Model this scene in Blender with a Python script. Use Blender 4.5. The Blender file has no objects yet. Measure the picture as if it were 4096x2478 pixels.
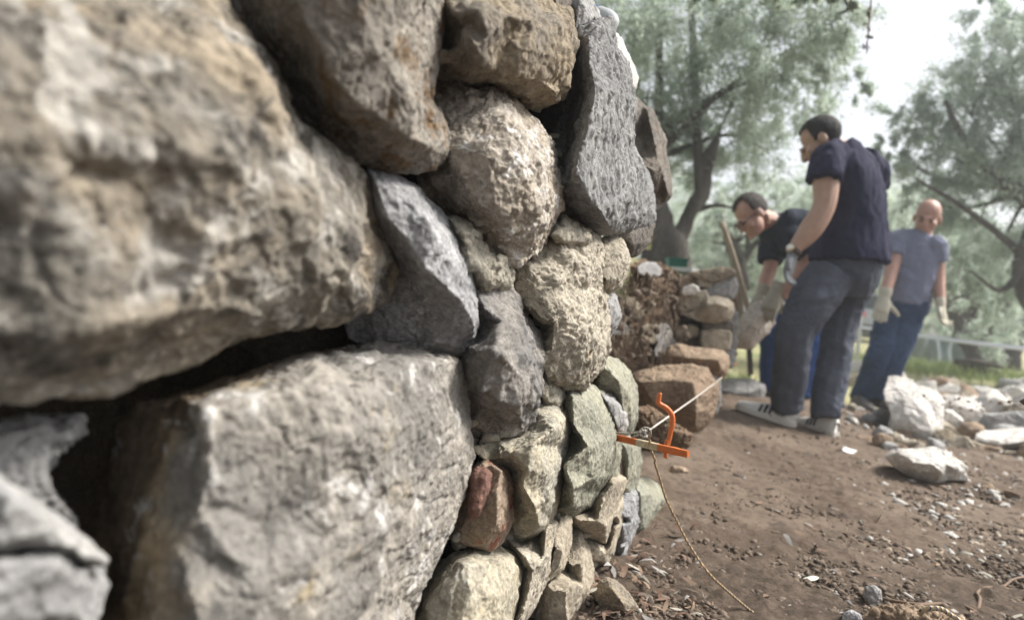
import bpy, bmesh, math, random
import numpy as np
from mathutils import Vector, Matrix
from mathutils.geometry import delaunay_2d_cdt

# ------------------------------------------------------------------ camera
SC = bpy.context.scene
COL = SC.collection
FPX, CX, CY = 1024 * 24 / 36.0, 512.0, 309.5
CAM_H, PITCH, ROLL = 0.48, math.radians(0.9), math.radians(5.5)
f_ = Vector((0, math.cos(PITCH), math.sin(PITCH)))
u0_ = Vector((0, -math.sin(PITCH), math.cos(PITCH)))
r0_ = Vector((1, 0, 0))
R_ = r0_ * math.cos(ROLL) + u0_ * math.sin(ROLL)
U_ = u0_ * math.cos(ROLL) - r0_ * math.sin(ROLL)
CAMP = Vector((0, 0, CAM_H))
cam = bpy.data.cameras.new('camera')
cam.lens, cam.sensor_width = 24, 36
cam.clip_start, cam.clip_end = 0.02, 900
cam.dof.use_dof = True
cam.dof.focus_distance = 1.2
cam.dof.aperture_fstop = 2.8
cam_o = bpy.data.objects.new('camera', cam)
COL.objects.link(cam_o)
m3 = Matrix((R_, U_, -f_)).transposed()
cam_o.matrix_world = Matrix.Translation(CAMP) @ m3.to_4x4()
SC.camera = cam_o

# ------------------------------------------------------------------ light
SUN_EL, SUN_AZ = 48.0, 82.0          # azimuth measured from +Y towards +X
world = bpy.data.worlds.new('World'); SC.world = world; world.use_nodes = True
wt = world.node_tree; bg = wt.nodes['Background']
sky = wt.nodes.new('ShaderNodeTexSky'); sky.sky_type = 'NISHITA'; sky.sun_disc = False
sky.sun_elevation = math.radians(SUN_EL); sky.sun_rotation = math.radians(SUN_AZ)
sky.dust_density = 4.0; sky.ozone_density = 1.0; sky.air_density = 1.0
hs = wt.nodes.new('ShaderNodeHueSaturation'); hs.inputs['Saturation'].default_value = 0.30
wt.links.new(sky.outputs[0], hs.inputs['Color']); wt.links.new(hs.outputs[0], bg.inputs['Color'])
bg.inputs['Strength'].default_value = 0.068
sun = bpy.data.lights.new('sun', 'SUN'); sun.energy = 2.3; sun.angle = math.radians(18); sun.color = (1.0, 0.95, 0.875)
sun_o = bpy.data.objects.new('sun', sun); COL.objects.link(sun_o)
sd = Vector((math.sin(math.radians(SUN_AZ)) * math.cos(math.radians(SUN_EL)),
             math.cos(math.radians(SUN_AZ)) * math.cos(math.radians(SUN_EL)), math.sin(math.radians(SUN_EL))))
sun_o.rotation_euler = sd.to_track_quat('Z', 'Y').to_euler()
sun_o.location = (4, 6, 8)
SC.view_settings.view_transform = 'Standard'; SC.view_settings.look = 'None'
SC.view_settings.exposure = 1.72; SC.view_settings.gamma = 1.0

# ------------------------------------------------------------------ pixel helpers (photo pixels, 1024 wide, to rays)
VW = {'F': (0, 0, 2.40625), 1: (0, 0, 4.8086), 2: (0, 310, 4.817), 3: (350, 0, 5.4215), 4: (350, 250, 4.0338),
      5: (600, 0, 5.811), 6: (600, 225, 5.811), 7: (600, 400, 5.811),
      'v1': (720, 110, 9.32), 'v2': (720, 250, 7.453), 'v3': (837.5, 190, 11.928), 'v4': (825, 287.5, 10.844),
      'v5': (600, 240, 7.453), 'v6': (610, 390, 17.544), 'v7': (875, 360, 10.651), 'v8': (850, 250, 9.943), 'P': (0, 0, 1.0)}
def px(view, x, y):
    a, b, s = VW[view]
    return a + x / s, b + y / s
def ray(x, y):
    return f_ + R_ * ((x - CX) / FPX) + U_ * ((CY - y) / FPX)
def at(x, y, z):
    return CAMP + ray(x, y) * z
def atv(view, x, y, z):
    return at(*px(view, x, y), z)
# plane of the near wall's face: 1.013*Y - 1.824*X = 1, camera 0.48 m in front of it
WN = Vector((0.8744, -0.4856, 0)); WD = Vector((0.4856, 0.8744, 0)); W0 = Vector((-0.419, 0.2327, 0))
def wall_z(x, y, h=0.0):
    r = ray(x, y)
    # (CAMP + r*z - W0).WN = h
    return (h - (CAMP - W0).dot(WN)) / r.dot(WN)
def wall_pt(s, h, z):
    p = W0 + WD * s + WN * h
    return Vector((p.x, p.y, z))
def sst(a, b, v):
    t = np.clip((v - a) / (b - a), 0, 1)
    return t * t * (3 - 2 * t)
def gz(x, y):
    x = np.asarray(x, float); y = np.asarray(y, float)
    z = 0.14 * sst(3.3, 4.7, y + 0.9 * (1.75 - x)) * (1 - 0.75 * sst(2.2, 3.0, x) * (1 - sst(5.5, 7, y)))
    z = z - 0.075 * (1 - sst(1.5, 3.0, y))
    z = z + 0.052 * np.maximum(0, np.minimum(y, 45) - 5.8)
    return z
def hit(x, y):
    r = ray(x, y); z = 0.4
    while z < 80:
        p = CAMP + r * z
        if p.z <= float(gz(p.x, p.y)):
            break
        z += 0.01
    return z
def ground_at(x, y):
    return at(x, y, hit(x, y))

# ------------------------------------------------------------------ numpy noise
def _h(ix, iy, iz, seed):
    h = (ix.astype(np.int64) * 374761393 + iy.astype(np.int64) * 668265263 + iz.astype(np.int64) * 2147483647 + seed * 974634777) & 0xffffffff
    h = ((h ^ (h >> 13)) * 1274126177) & 0xffffffff
    h = ((h ^ (h >> 16)) * 2246822519) & 0xffffffff
    return (h ^ (h >> 15)) & 0xffffffff
_g = np.random.RandomState(3).normal(size=(256, 3)); _g /= np.linalg.norm(_g, axis=1)[:, None]
def perlin(p, seed=0):
    i = np.floor(p).astype(np.int64); f = p - i
    w = f * f * f * (f * (f * 6 - 15) + 10)
    out = np.zeros(len(p))
    for dx in (0, 1):
        for dy in (0, 1):
            for dz in (0, 1):
                g = _g[_h(i[:, 0] + dx, i[:, 1] + dy, i[:, 2] + dz, seed) & 255]
                d = f - np.array([dx, dy, dz])
                k = (w[:, 0] if dx else 1 - w[:, 0]) * (w[:, 1] if dy else 1 - w[:, 1]) * (w[:, 2] if dz else 1 - w[:, 2])
                out += k * (g * d).sum(1)
    return out * 1.5
def fbm(p, oct=4, seed=0, gain=0.5, ridged=False):
    a, o, n = 1.0, np.zeros(len(p)), 0.0
    for k in range(oct):
        v = perlin(p * 2.03 ** k + 17.3 * k, seed + k)
        if ridged: v = 0.6 - 2 * np.abs(v)
        o += a * v; n += a; a *= gain
    return o / n
def worley(p, seed=0):
    """F1, F2 and a random tilt of the nearest cell"""
    i = np.floor(p).astype(np.int64)
    f1 = np.full(len(p), 9.0); f2 = np.full(len(p), 9.0); tilt = np.zeros(len(p)); rnd = np.zeros(len(p))
    for dx in (-1, 0, 1):
        for dy in (-1, 0, 1):
            for dz in (-1, 0, 1):
                c = i + np.array([dx, dy, dz])
                h = _h(c[:, 0], c[:, 1], c[:, 2], seed)
                q = c + np.stack([(h & 1023) / 1023.0, ((h >> 10) & 1023) / 1023.0, ((h >> 20) & 1023) / 1023.0], 1)
                dv = p - q; d = np.sqrt((dv * dv).sum(1))
                near = d < f1
                f2 = np.where(near, f1, np.minimum(f2, d))
                f1 = np.where(near, d, f1)
                g = _g[(h >> 7) & 255]
                tilt = np.where(near, (dv * g).sum(1), tilt)
                rnd = np.where(near, ((h >> 4) & 255) / 255.0, rnd)
    return f1, f2, tilt, rnd

# ------------------------------------------------------------------ object helpers
def tag(o, label=None, cat=None, group=None, kind=None):
    if label: o['label'] = label
    if cat: o['category'] = cat
    if group: o['group'] = group
    if kind: o['kind'] = kind
    return o
def empty(name, loc, label, cat, group=None):
    o = bpy.data.objects.new(name, None); COL.objects.link(o); o.location = loc; o.empty_display_size = 0.1
    return tag(o, label, cat, group)
def link(name, me, mat=None, parent=None, smooth=True):
    o = bpy.data.objects.new(name, me); COL.objects.link(o)
    if mat: me.materials.append(mat)
    if parent:
        o.parent = parent
        o.matrix_parent_inverse = Matrix.Translation(parent.location).inverted() if parent.parent is None else Matrix.Identity(4)
    if smooth and len(me.polygons):
        me.polygons.foreach_set('use_smooth', np.ones(len(me.polygons), bool))
    return o
def child(name, me, mat, parent, smooth=True):
    """a part: mesh given in world coordinates, moved into the parent's space"""
    pl = Vector((0, 0, 0)); q = parent
    while q: pl += q.location; q = q.parent
    n = len(me.vertices); co = np.empty(n * 3); me.vertices.foreach_get('co', co)
    co = co.reshape(-1, 3)
    c = (co.min(0) + co.max(0)) / 2 if n else np.zeros(3)
    me.vertices.foreach_set('co', (co - c).ravel()); me.update()
    o = bpy.data.objects.new(name, me); COL.objects.link(o); me.materials.append(mat)
    o.parent = parent; o.location = Vector(c) - pl
    if smooth and len(me.polygons): me.polygons.foreach_set('use_smooth', np.ones(len(me.polygons), bool))
    return o
def top(name, me, mat, label=None, cat=None, group=None, kind=None, smooth=True, flat_origin=False):
    n = len(me.vertices); co = np.empty(n * 3); me.vertices.foreach_get('co', co); co = co.reshape(-1, 3)
    c = (co.min(0) + co.max(0)) / 2
    if flat_origin: c = np.zeros(3)
    me.vertices.foreach_set('co', (co - c).ravel()); me.update()
    o = bpy.data.objects.new(name, me); COL.objects.link(o); o.location = Vector(c)
    if mat: me.materials.append(mat)
    if smooth: me.polygons.foreach_set('use_smooth', np.ones(len(me.polygons), bool))
    return tag(o, label, cat, group, kind)
def me_from(name, verts, faces):
    me = bpy.data.meshes.new(name); me.from_pydata([tuple(v) for v in verts], [], faces); me.update(); return me
def me_np(name, co, quads):
    """fast mesh from numpy arrays; quads is (n,k) with equal-sized polygons"""
    me = bpy.data.meshes.new(name); co = np.asarray(co, np.float32); quads = np.asarray(quads, np.int32)
    n, k = quads.shape
    me.vertices.add(len(co)); me.vertices.foreach_set('co', co.ravel())
    me.loops.add(n * k); me.loops.foreach_set('vertex_index', quads.ravel())
    me.polygons.add(n); me.polygons.foreach_set('loop_start', np.arange(0, n * k, k, dtype=np.int32))
    me.polygons.foreach_set('loop_total', np.full(n, k, np.int32))
    me.update(calc_edges=True); me.validate(); return me
def bm_me(bm, name):
    bmesh.ops.recalc_face_normals(bm, faces=bm.faces[:])
    me = bpy.data.meshes.new(name); bm.to_mesh(me); bm.free(); return me
def remesh(me, voxel, smooth_it=2, fac=0.5, keep=None):
    o = bpy.data.objects.new('tmp', me); COL.objects.link(o)
    m = o.modifiers.new('r', 'REMESH'); m.mode = 'VOXEL'; m.voxel_size = voxel
    if smooth_it:
        s = o.modifiers.new('s', 'SMOOTH'); s.iterations = smooth_it; s.factor = fac
    dg = bpy.context.evaluated_depsgraph_get()
    dg.update()
    out = bpy.data.meshes.new_from_object(o.evaluated_get(dg))
    bpy.data.objects.remove(o); bpy.data.meshes.remove(me)
    return out
def get_co(me):
    n = len(me.vertices); co = np.empty(n * 3, np.float32); me.vertices.foreach_get('co', co)
    no = np.empty(n * 3, np.float32); me.vertex_normals.foreach_get('vector', no)
    return co.reshape(-1, 3).astype(float), no.reshape(-1, 3).astype(float)
def set_co(me, co):
    me.vertices.foreach_set('co', np.asarray(co, np.float32).ravel()); me.update()

# ------------------------------------------------------------------ materials
def new_mat(name):
    m = bpy.data.materials.new(name); m.use_nodes = True
    return m, m.node_tree, m.node_tree.nodes['Principled BSDF']
def nd(t, kind, **kw):
    n = t.nodes.new(kind)
    for k, v in kw.items():
        if k in n.inputs: n.inputs[k].default_value = v
        else: setattr(n, k, v)
    return n
def mixc(t, fac, a, b, blend='MIX'):
    m = t.nodes.new('ShaderNodeMix'); m.data_type = 'RGBA'; m.blend_type = blend
    for s, v in ((0, fac), (6, a), (7, b)):
        if hasattr(v, 'links') or hasattr(v, 'is_linked'): t.links.new(v, m.inputs[s])
        elif s == 0: m.inputs[0].default_value = v
        else: m.inputs[s].default_value = (*v, 1)
    return m.outputs[2]
def ramp(t, src, lo, hi):
    r = t.nodes.new('ShaderNodeMapRange'); r.interpolation_type = 'SMOOTHSTEP'
    t.links.new(src, r.inputs[0]); r.inputs[1].default_value = lo; r.inputs[2].default_value = hi
    return r.outputs[0]
def noise(t, vec, w, scale, detail=6, rough=0.6, dist=0.0):
    n = t.nodes.new('ShaderNodeTexNoise'); n.noise_dimensions = '4D'
    n.inputs['Scale'].default_value = scale; n.inputs['Detail'].default_value = detail
    n.inputs['Roughness'].default_value = rough; n.inputs['Distortion'].default_value = dist
    t.links.new(vec, n.inputs['Vector'])
    if w is not None: t.links.new(w, n.inputs['W'])
    return n.outputs[0]
def dsat(c, k=-.12):
    l = .3 * c[0] + .6 * c[1] + .1 * c[2]
    return tuple(max(0, v + (l - v) * k) for v in c)
def rock_mat(name, a, b, stain, patch, patch_lo=0.62, stain_lo=0.55, scale=1.0, bump=0.5, speck=0.35, rough=0.9, stretch=(1, 1, 1), side=None):
    a, b, stain, patch = dsat(a), dsat(b), dsat(stain), dsat(patch)
    m, t, bs = new_mat(name)
    tc = nd(t, 'ShaderNodeTexCoord'); mp = nd(t, 'ShaderNodeMapping'); mp.inputs['Scale'].default_value = stretch
    t.links.new(tc.outputs['Object'], mp.inputs[0]); v = mp.outputs[0]
    oi = nd(t, 'ShaderNodeObjectInfo'); mul = nd(t, 'ShaderNodeMath', operation='MULTIPLY'); mul.inputs[1].default_value = 37.0
    t.links.new(oi.outputs['Random'], mul.inputs[0]); w = mul.outputs[0]
    c = mixc(t, ramp(t, noise(t, v, w, 6 * scale, 8, 0.65, 0.6), 0.40, 0.60), a, b)
    if side:                                     # a stained side: direction, start, end, colour
        for sv_, lo_, hi_, cs_ in side:
            dp = nd(t, 'ShaderNodeVectorMath', operation='DOT_PRODUCT'); dp.inputs[1].default_value = sv_; t.links.new(v, dp.inputs[0])
            ad = nd(t, 'ShaderNodeMath', operation='MULTIPLY_ADD'); t.links.new(noise(t, v, w, 11, 7, .7), ad.inputs[0]); ad.inputs[1].default_value = .16; t.links.new(dp.outputs['Value'], ad.inputs[2])
            c = mixc(t, ramp(t, ad.outputs[0], lo_, hi_), c, cs_)
    c = mixc(t, ramp(t, noise(t, v, w, 17 * scale, 9, 0.7, 1.2), stain_lo, stain_lo + 0.10), c, stain)
    c = mixc(t, ramp(t, noise(t, v, w, 26 * scale, 9, 0.68, 0.8), patch_lo, patch_lo + 0.07), c, patch)
    fine = noise(t, v, w, 170 * scale, 5, 0.75)
    k = nd(t, 'ShaderNodeMapRange'); t.links.new(fine, k.inputs[0])
    k.inputs[1].default_value, k.inputs[2].default_value = 0.3, 0.7
    k.inputs[3].default_value, k.inputs[4].default_value = 1 - speck, 1 + speck
    c = mixc(t, 1.0, c, k.outputs[0], 'MULTIPLY')
    k2 = nd(t, 'ShaderNodeMapRange'); t.links.new(noise(t, v, w, 48 * scale, 8, 0.75, 0.9), k2.inputs[0])
    k2.inputs[1].default_value, k2.inputs[2].default_value = 0.32, 0.68; k2.inputs[3].default_value, k2.inputs[4].default_value = .62, 1.34
    c = mixc(t, 1.0, c, k2.outputs[0], 'MULTIPLY')
    t.links.new(c, bs.inputs['Base Color']); bs.inputs['Roughness'].default_value = rough
    bs.inputs['Specular IOR Level'].default_value = 0.25
    b1 = nd(t, 'ShaderNodeBump', Strength=min(1, bump * 1.4), Distance=0.0035)
    mx = nd(t, 'ShaderNodeMath', operation='ADD')
    t.links.new(noise(t, v, w, 95 * scale, 10, 0.72, 0.4), mx.inputs[0]); t.links.new(fine, mx.inputs[1])
    t.links.new(mx.outputs[0], b1.inputs['Height']); t.links.new(b1.outputs[0], bs.inputs['Normal'])
    return m
def plain_mat(name, col, rough=0.8, var=0.15, scale=20, spec=0.3, bump=0.0, metal=0.0, bscale=None):
    m, t, bs = new_mat(name)
    tc = nd(t, 'ShaderNodeTexCoord')
    n = noise(t, tc.outputs['Object'], None, scale, 5, 0.6)
    c = mixc(t, n, tuple(x * (1 - var) for x in col), tuple(min(1, x * (1 + var)) for x in col))
    t.links.new(c, bs.inputs['Base Color'])
    bs.inputs['Roughness'].default_value = rough; bs.inputs['Specular IOR Level'].default_value = spec; bs.inputs['Metallic'].default_value = metal
    if bump:
        b = nd(t, 'ShaderNodeBump', Strength=bump, Distance=0.01)
        t.links.new(noise(t, tc.outputs['Object'], None, bscale or scale * 3, 6, 0.6), b.inputs['Height']); t.links.new(b.outputs[0], bs.inputs['Normal'])
    return m
def leaf_mat(name, a, b, trans=0.35):
    m, t, bs = new_mat(name)
    geo = nd(t, 'ShaderNodeNewGeometry')
    c = mixc(t, geo.outputs['Random Per Island'], a, b)
    t.links.new(c, bs.inputs['Base Color']); bs.inputs['Roughness'].default_value = 0.55
    tr = nd(t, 'ShaderNodeBsdfTranslucent'); t.links.new(c, tr.inputs['Color'])
    mx = nd(t, 'ShaderNodeMixShader'); mx.inputs[0].default_value = trans
    t.links.new(bs.outputs[0], mx.inputs[1]); t.links.new(tr.outputs[0], mx.inputs[2])
    t.links.new(mx.outputs[0], t.nodes['Material Output'].inputs[0])
    return m

# ------------------------------------------------------------------ tubes
def catmull(pts, n=6):
    pts = [np.array(p, float) for p in pts]
    if len(pts) < 3 or n < 2: return pts
    P = [2 * pts[0] - pts[1]] + pts + [2 * pts[-1] - pts[-2]]
    out = []
    for i in range(1, len(P) - 2):
        for k in range(n):
            t = k / n; a, b, c, d = P[i - 1], P[i], P[i + 1], P[i + 2]
            out.append(.5 * (2 * b + (c - a) * t + (2 * a - 5 * b + 4 * c - d) * t * t + (3 * b - a - 3 * c + d) * t ** 3))
    out.append(P[-2]); return out
def tube(bm, pts, rad, seg=10, n=5, side=None, cap=True, square=False):
    """pts 3-D points; rad a number, list of numbers or list of (a,b); side = direction of radius a"""
    if not hasattr(rad, '__len__'): rad = [rad] * len(pts)
    R2 = [(r, r) if not hasattr(r, '__len__') else r for r in rad]
    data = catmull([list(p) + list(r) for p, r in zip(pts, R2)], n)
    C = [Vector(d[:3]) for d in data]; ring0 = None; prev_s = None; rings = []
    for i, c in enumerate(C):
        t = (C[min(i + 1, len(C) - 1)] - C[max(i - 1, 0)])
        t = t.normalized() if t.length > 1e-9 else Vector((0, 0, 1))
        s = Vector(side) if side is not None else (prev_s if prev_s is not None else (Vector((0, 0, 1)) if abs(t.z) < .9 else Vector((1, 0, 0))))
        s = s - t * s.dot(t)
        s = s.normalized() if s.length > 1e-6 else t.orthogonal().normalized()
        prev_s = s; b = t.cross(s)
        ra, rb = max(1e-4, data[i][3]), max(1e-4, data[i][4])
        rg = []
        for k in range(seg):
            an = 2 * math.pi * (k + .5) / seg
            ca, sa = math.cos(an), math.sin(an)
            if square: m = max(abs(ca), abs(sa)); ca, sa = ca / m, sa / m
            rg.append(bm.verts.new(c + s * (ra * ca) + b * (rb * sa)))
        rings.append(rg)
    for A, B in zip(rings, rings[1:]):
        for k in range(seg): bm.faces.new((A[k], A[(k + 1) % seg], B[(k + 1) % seg], B[k]))
    if cap:
        for rg, cc in ((rings[0], C[0]), (rings[-1], C[-1])):
            v = bm.verts.new(cc)
            for k in range(seg): bm.faces.new((rg[k], rg[(k + 1) % seg], v))
def tube_me(name, pts, rad, **kw):
    bm = bmesh.new(); tube(bm, pts, rad, **kw); return bm_me(bm, name)

# ------------------------------------------------------------------ stones: outline + ridges + depth -> closed solid -> remesh -> weathering
def weather(me, size, seed, prof):
    co, no = get_co(me)
    p = co + seed * 3.17
    d = np.zeros(len(co))
    if prof.get('chisel'):                       # flat fracture faces cut off the block
        rr = np.random.RandomState(seed); cen = co.mean(0); tc_ = np.array(CAMP) - cen; tc_ /= np.linalg.norm(tc_)
        q0 = co - cen; npl, lo_, hi_ = prof['chisel']; k_ = 0
        while k_ < npl:
            g = rr.normal(size=3); g /= np.linalg.norm(g)
            if g @ tc_ < .15: continue
            k_ += 1; s_ = q0 @ g; top_ = np.percentile(s_, rr.uniform(lo_, hi_)); q0 = q0 - np.outer(np.maximum(0, s_ - top_) * .88, g)
        co = q0 + cen
    st = np.array(prof.get('stretch', (1, 1, 1)))
    for kind, rel, amp in prof['layers']:
        L = size * rel if rel > 0 else -rel      # negative: absolute metres
        A = size * amp if rel > 0 else -rel * amp
        q = p * st / L
        if kind == 'f':                          # tilted facets with stepped edges
            wq = q + 0.25 * np.stack([perlin(q * 1.7, seed), perlin(q * 1.7 + 9, seed + 1), perlin(q * 1.7 + 5, seed + 2)], 1)
            f1, f2, t, r = worley(wq, seed)
            d += A * (t * 1.1 + (r - 0.5) * 0.5) * np.minimum(1, (f2 - f1) * 6)
        elif kind == 'n': d += A * fbm(q, 4, seed)
        elif kind == 'r': d += A * fbm(q, 4, seed + 5, 0.55, True)
        elif kind == 'c':                        # cracks
            f1, f2, t, r = worley(q + 0.35 * perlin(q * 2, seed)[:, None], seed + 9)
            d -= A * np.maximum(0, 1 - (f2 - f1) * 9)
        elif kind == 'p':                        # pits
            f1, f2, t, r = worley(q, seed + 3)
            d -= A * np.maximum(0, 1 - f1 * 2.6) * (r > 0.5)
        elif kind == 'l':                        # lumps
            f1, f2, t, r = worley(q + 0.2 * perlin(q * 2, seed)[:, None], seed + 4)
            d += A * (np.maximum(0, 0.8 - f1) * (0.4 + r) - 0.25)
    set_co(me, co + no * d[:, None])
PROF = {
    'lime':   dict(chisel=(5, 93, 98.5), layers=[('f', 0.33, 0.026), ('f', 0.11, 0.015), ('r', 0.22, 0.008), ('n', 0.06, 0.007), ('f', -0.014, 0.18), ('f', -0.006, 0.2), ('n', -0.006, 0.2)]),
    'flat':   dict(layers=[('f', 0.36, 0.022), ('f', 0.13, 0.010), ('r', 0.25, 0.006), ('c', 0.30, 0.008), ('f', -0.016, 0.16), ('f', -0.006, 0.22), ('n', -0.006, 0.18)]),
    'block':  dict(chisel=(4, 94, 98.5), layers=[('f', 0.34, 0.030), ('f', 0.13, 0.014), ('r', 0.22, 0.008), ('f', -0.016, 0.16), ('n', -0.008, 0.2)]),
    'smooth': dict(chisel=(5, 94, 98.5), layers=[('f', 0.40, 0.040), ('n', 0.25, 0.030), ('f', 0.10, 0.010), ('n', 0.06, 0.010), ('f', -0.012, 0.13), ('f', -0.005, .12), ('n', -0.005, 0.2)]),
    'slate':  dict(layers=[('f', 0.35, 0.034), ('f', 0.13, 0.024), ('c', 0.25, 0.012), ('f', -0.020, 0.16), ('f', -0.008, 0.2), ('r', -0.012, 0.12), ('n', -0.005, 0.22)], stretch=(1.6, 1.6, 0.7)),
    'rough':  dict(chisel=(5, 93, 98.5), layers=[('f', 0.30, 0.035), ('l', 0.16, 0.022), ('f', 0.09, 0.018), ('f', -0.020, 0.2), ('p', -0.016, 0.12), ('f', -0.008, 0.25), ('n', -0.005, 0.3)]),
    'mortar': dict(layers=[('n', 0.30, 0.05), ('l', -0.030, 0.35), ('l', -0.014, 0.45), ('l', -0.007, 0.4), ('n', -0.004, 0.3)]),
    'knob':   dict(layers=[('f', 0.35, 0.04), ('l', 0.30, 0.09), ('l', 0.12, 0.04), ('f', -0.014, 0.15), ('n', -0.006, 0.25)]),
    'hollow': dict(layers=[('f', 0.25, 0.030), ('p', 0.15, 0.022), ('l', 0.13, 0.016), ('f', 0.08, 0.010), ('r', 0.16, 0.010), ('f', -.012, .15), ('n', -0.008, 0.2)]),
    'soil':   dict(layers=[('n', 0.25, 0.05), ('l', 0.09, 0.04), ('l', -0.030, 0.45), ('r', -0.020, 0.45), ('n', -0.010, 0.4)]),
}
_seed = [11]
def stone_mesh(view, outline, ridges=(), depth=None, edge=-0.03, bulge=0.03, thick=0.16, prof='lime', vox=1.4, sm=1, grow=2.2, shrink=0.78, rings=((0.84, 0.62), (0.55, 0.95))):
    """depth None: h is measured outward from the wall face; a number: distance in metres, h towards the camera"""
    _seed[0] += 1; seed = _seed[0]
    V, H = [], []
    O = [px(view, q[0], q[1]) + ((q[2],) if len(q) > 2 else (edge,)) for q in outline]
    cx = sum(q[0] for q in O) / len(O); cy = sum(q[1] for q in O) / len(O)
    for x, y, h in O:
        l = math.hypot(x - cx, y - cy) + 1e-6
        V.append((x + grow * (x - cx) / l, y + grow * (y - cy) / l)); H.append(h)
    n = len(V)
    area = abs(sum(V[i][0] * V[(i + 1) % n][1] - V[(i + 1) % n][0] * V[i][1] for i in range(n))) / 2
    if area and sum(V[i][0] * V[(i + 1) % n][1] - V[(i + 1) % n][0] * V[i][1] for i in range(n)) < 0:
        V.reverse(); H.reverse()
    def Zof(x, y, h):
        return wall_z(x, y, h) if depth is None else (depth(x, y) if callable(depth) else depth) - h
    P, HH, E = [Vector(v) for v in V], list(H), []
    for rd in ridges:
        k0 = len(P)
        for q in rd:
            P.append(Vector(px(view, q[0], q[1]))); HH.append(q[2])
        E += [(k0 + i, k0 + i + 1) for i in range(len(rd) - 1)]
    if not ridges:
        for fr, hb in rings:
            for i in range(0, n, 1 if n < 14 else 2):
                P.append(Vector((cx + (V[i][0] - cx) * fr, cy + (V[i][1] - cy) * fr)))
                HH.append(edge + (bulge - edge) * hb)
    vs, es, fs, ov, oe, of = delaunay_2d_cdt(P, E, [list(range(n))], 1, 1e-5)
    bm = bmesh.new(); bv = []; zs = []
    for i, v in enumerate(vs):
        if ov[i]: h = HH[ov[i][0]]
        else:
            dd = sorted((((v - P[j]).length, HH[j]) for j in range(len(P))))[:3]
            h = sum(b / (a + 1e-3) for a, b in dd) / sum(1 / (a + 1e-3) for a, b in dd)
        z = Zof(v[0], v[1], h); zs.append(z); bv.append(bm.verts.new(at(v[0], v[1], z)))
    inv = {}
    for i, o in enumerate(ov):
        for j in o: inv[j] = i
    for f in fs:
        try: bm.faces.new([bv[i] for i in f])
        except ValueError: pass
    bm.edges.ensure_lookup_table()
    rim = [e for e in bm.edges if len(e.link_faces) == 1]
    # walk the border
    nxt = {}
    for e in rim:
        f = e.link_faces[0]; l = [l for l in f.loops if l.edge == e][0]
        nxt[l.vert] = l.link_loop_next.vert
    start = next(iter(nxt)); loop = [start]
    while nxt[loop[-1]] is not start and len(loop) < 5000: loop.append(nxt[loop[-1]])
    ctr = sum((v.co for v in loop), Vector()) / len(loop)
    rays = {v: (v.co - CAMP).normalized() for v in loop}
    prev = loop
    axis = (ctr - CAMP).normalized()
    for dt, s in ((0.35, 0.97), (1.0, shrink)):
        c2 = CAMP + (ctr - CAMP) * (1 + dt * thick / (ctr - CAMP).length)
        ring = []
        for v in loop:
            q = CAMP + (v.co - CAMP) + rays[v] * dt * thick
            ring.append(bm.verts.new(c2 + (q - c2) * s))
        for i in range(len(loop)):
            j = (i + 1) % len(loop)
            bm.faces.new((prev[i], ring[i], ring[j], prev[j]))
        prev = ring
    cv = bm.verts.new(sum((v.co for v in prev), Vector()) / len(prev))
    for i in range(len(prev)):
        bm.faces.new((prev[i], cv, prev[(i + 1) % len(prev)]))
    zmean = sum(zs) / len(zs)
    me = bm_me(bm, 'stone')
    size = math.sqrt(area) * zmean / FPX
    me = remesh(me, vox * zmean / FPX, sm)
    weather(me, size, seed, PROF[prof] if isinstance(prof, str) else prof)
    return me

# ------------------------------------------------------------------ rock materials
M = {}
M['tan'] = rock_mat('tan limestone', (.36, .30, .215), (.24, .205, .155), (.115, .105, .09), (.50, .47, .41), .60, .54, 1.0, .6)
M['tan_grey'] = rock_mat('tan and grey limestone', (.245, .208, .160), (.170, .160, .142), (.062, .057, .051), (.315, .300, .275), .53, .505, 0.55, .6)
M['patchy'] = rock_mat('grey rock with white crystals', (.29, .27, .24), (.18, .172, .16), (.27, .225, .155), (.42, .41, .395), .555, .60, 0.62, .6, side=[((-.8, 0, -.25), .035, .085, (.31, .25, .17)), ((-1, .3, 0), .03, .06, (.12, .09, .064))])
M['brown_under'] = rock_mat('brown stained limestone', (.27, .25, .22), (.18, .165, .145), (.15, .105, .065), (.42, .39, .35), .62, .52, 0.9, .6)
M['slate'] = rock_mat('dark grey slate', (.29, .288, .285), (.22, .22, .22), (.155, .155, .155), (.44, .44, .43), .66, .60, 1.3, .8, .25)
M['slate_brown'] = rock_mat('brown grey slate', (.175, .155, .135), (.12, .11, .10), (.17, .12, .085), (.28, .26, .23), .66, .58, 1.2, .7, .25)
M['blue'] = rock_mat('blue grey limestone', (.315, .315, .32), (.205, .206, .212), (.115, .115, .118), (.50, .505, .51), .58, .56, 1.0, .6)
M['quartz'] = rock_mat('quartz veined rock', (.44, .405, .36), (.34, .30, .25), (.33, .225, .14), (.62, .61, .60), .555, .60, 1.1, .7)
M['brown'] = rock_mat('brown sandstone', (.255, .215, .16), (.185, .165, .14), (.13, .085, .05), (.37, .33, .27), .63, .57, 1.0, .6)
M['mortar'] = rock_mat('grey lime mortar', (.42, .385, .32), (.34, .32, .275), (.27, .25, .22), (.52, .49, .43), .62, .6, 2.0, .8)
M['cream'] = rock_mat('cream limestone with mortar', (.41, .375, .315), (.32, .29, .24), (.26, .205, .135), (.50, .48, .44), .60, .58, 1.1, .7)
M['yellow'] = rock_mat('yellow stained limestone', (.385, .35, .275), (.31, .295, .255), (.37, .265, .125), (.46, .445, .41), .60, .60, 1.1, .6)
M['olive'] = rock_mat('green grey sandstone', (.285, .28, .225), (.215, .215, .18), (.25, .225, .165), (.38, .365, .31), .60, .56, 1.0, .6, .25)
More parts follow.
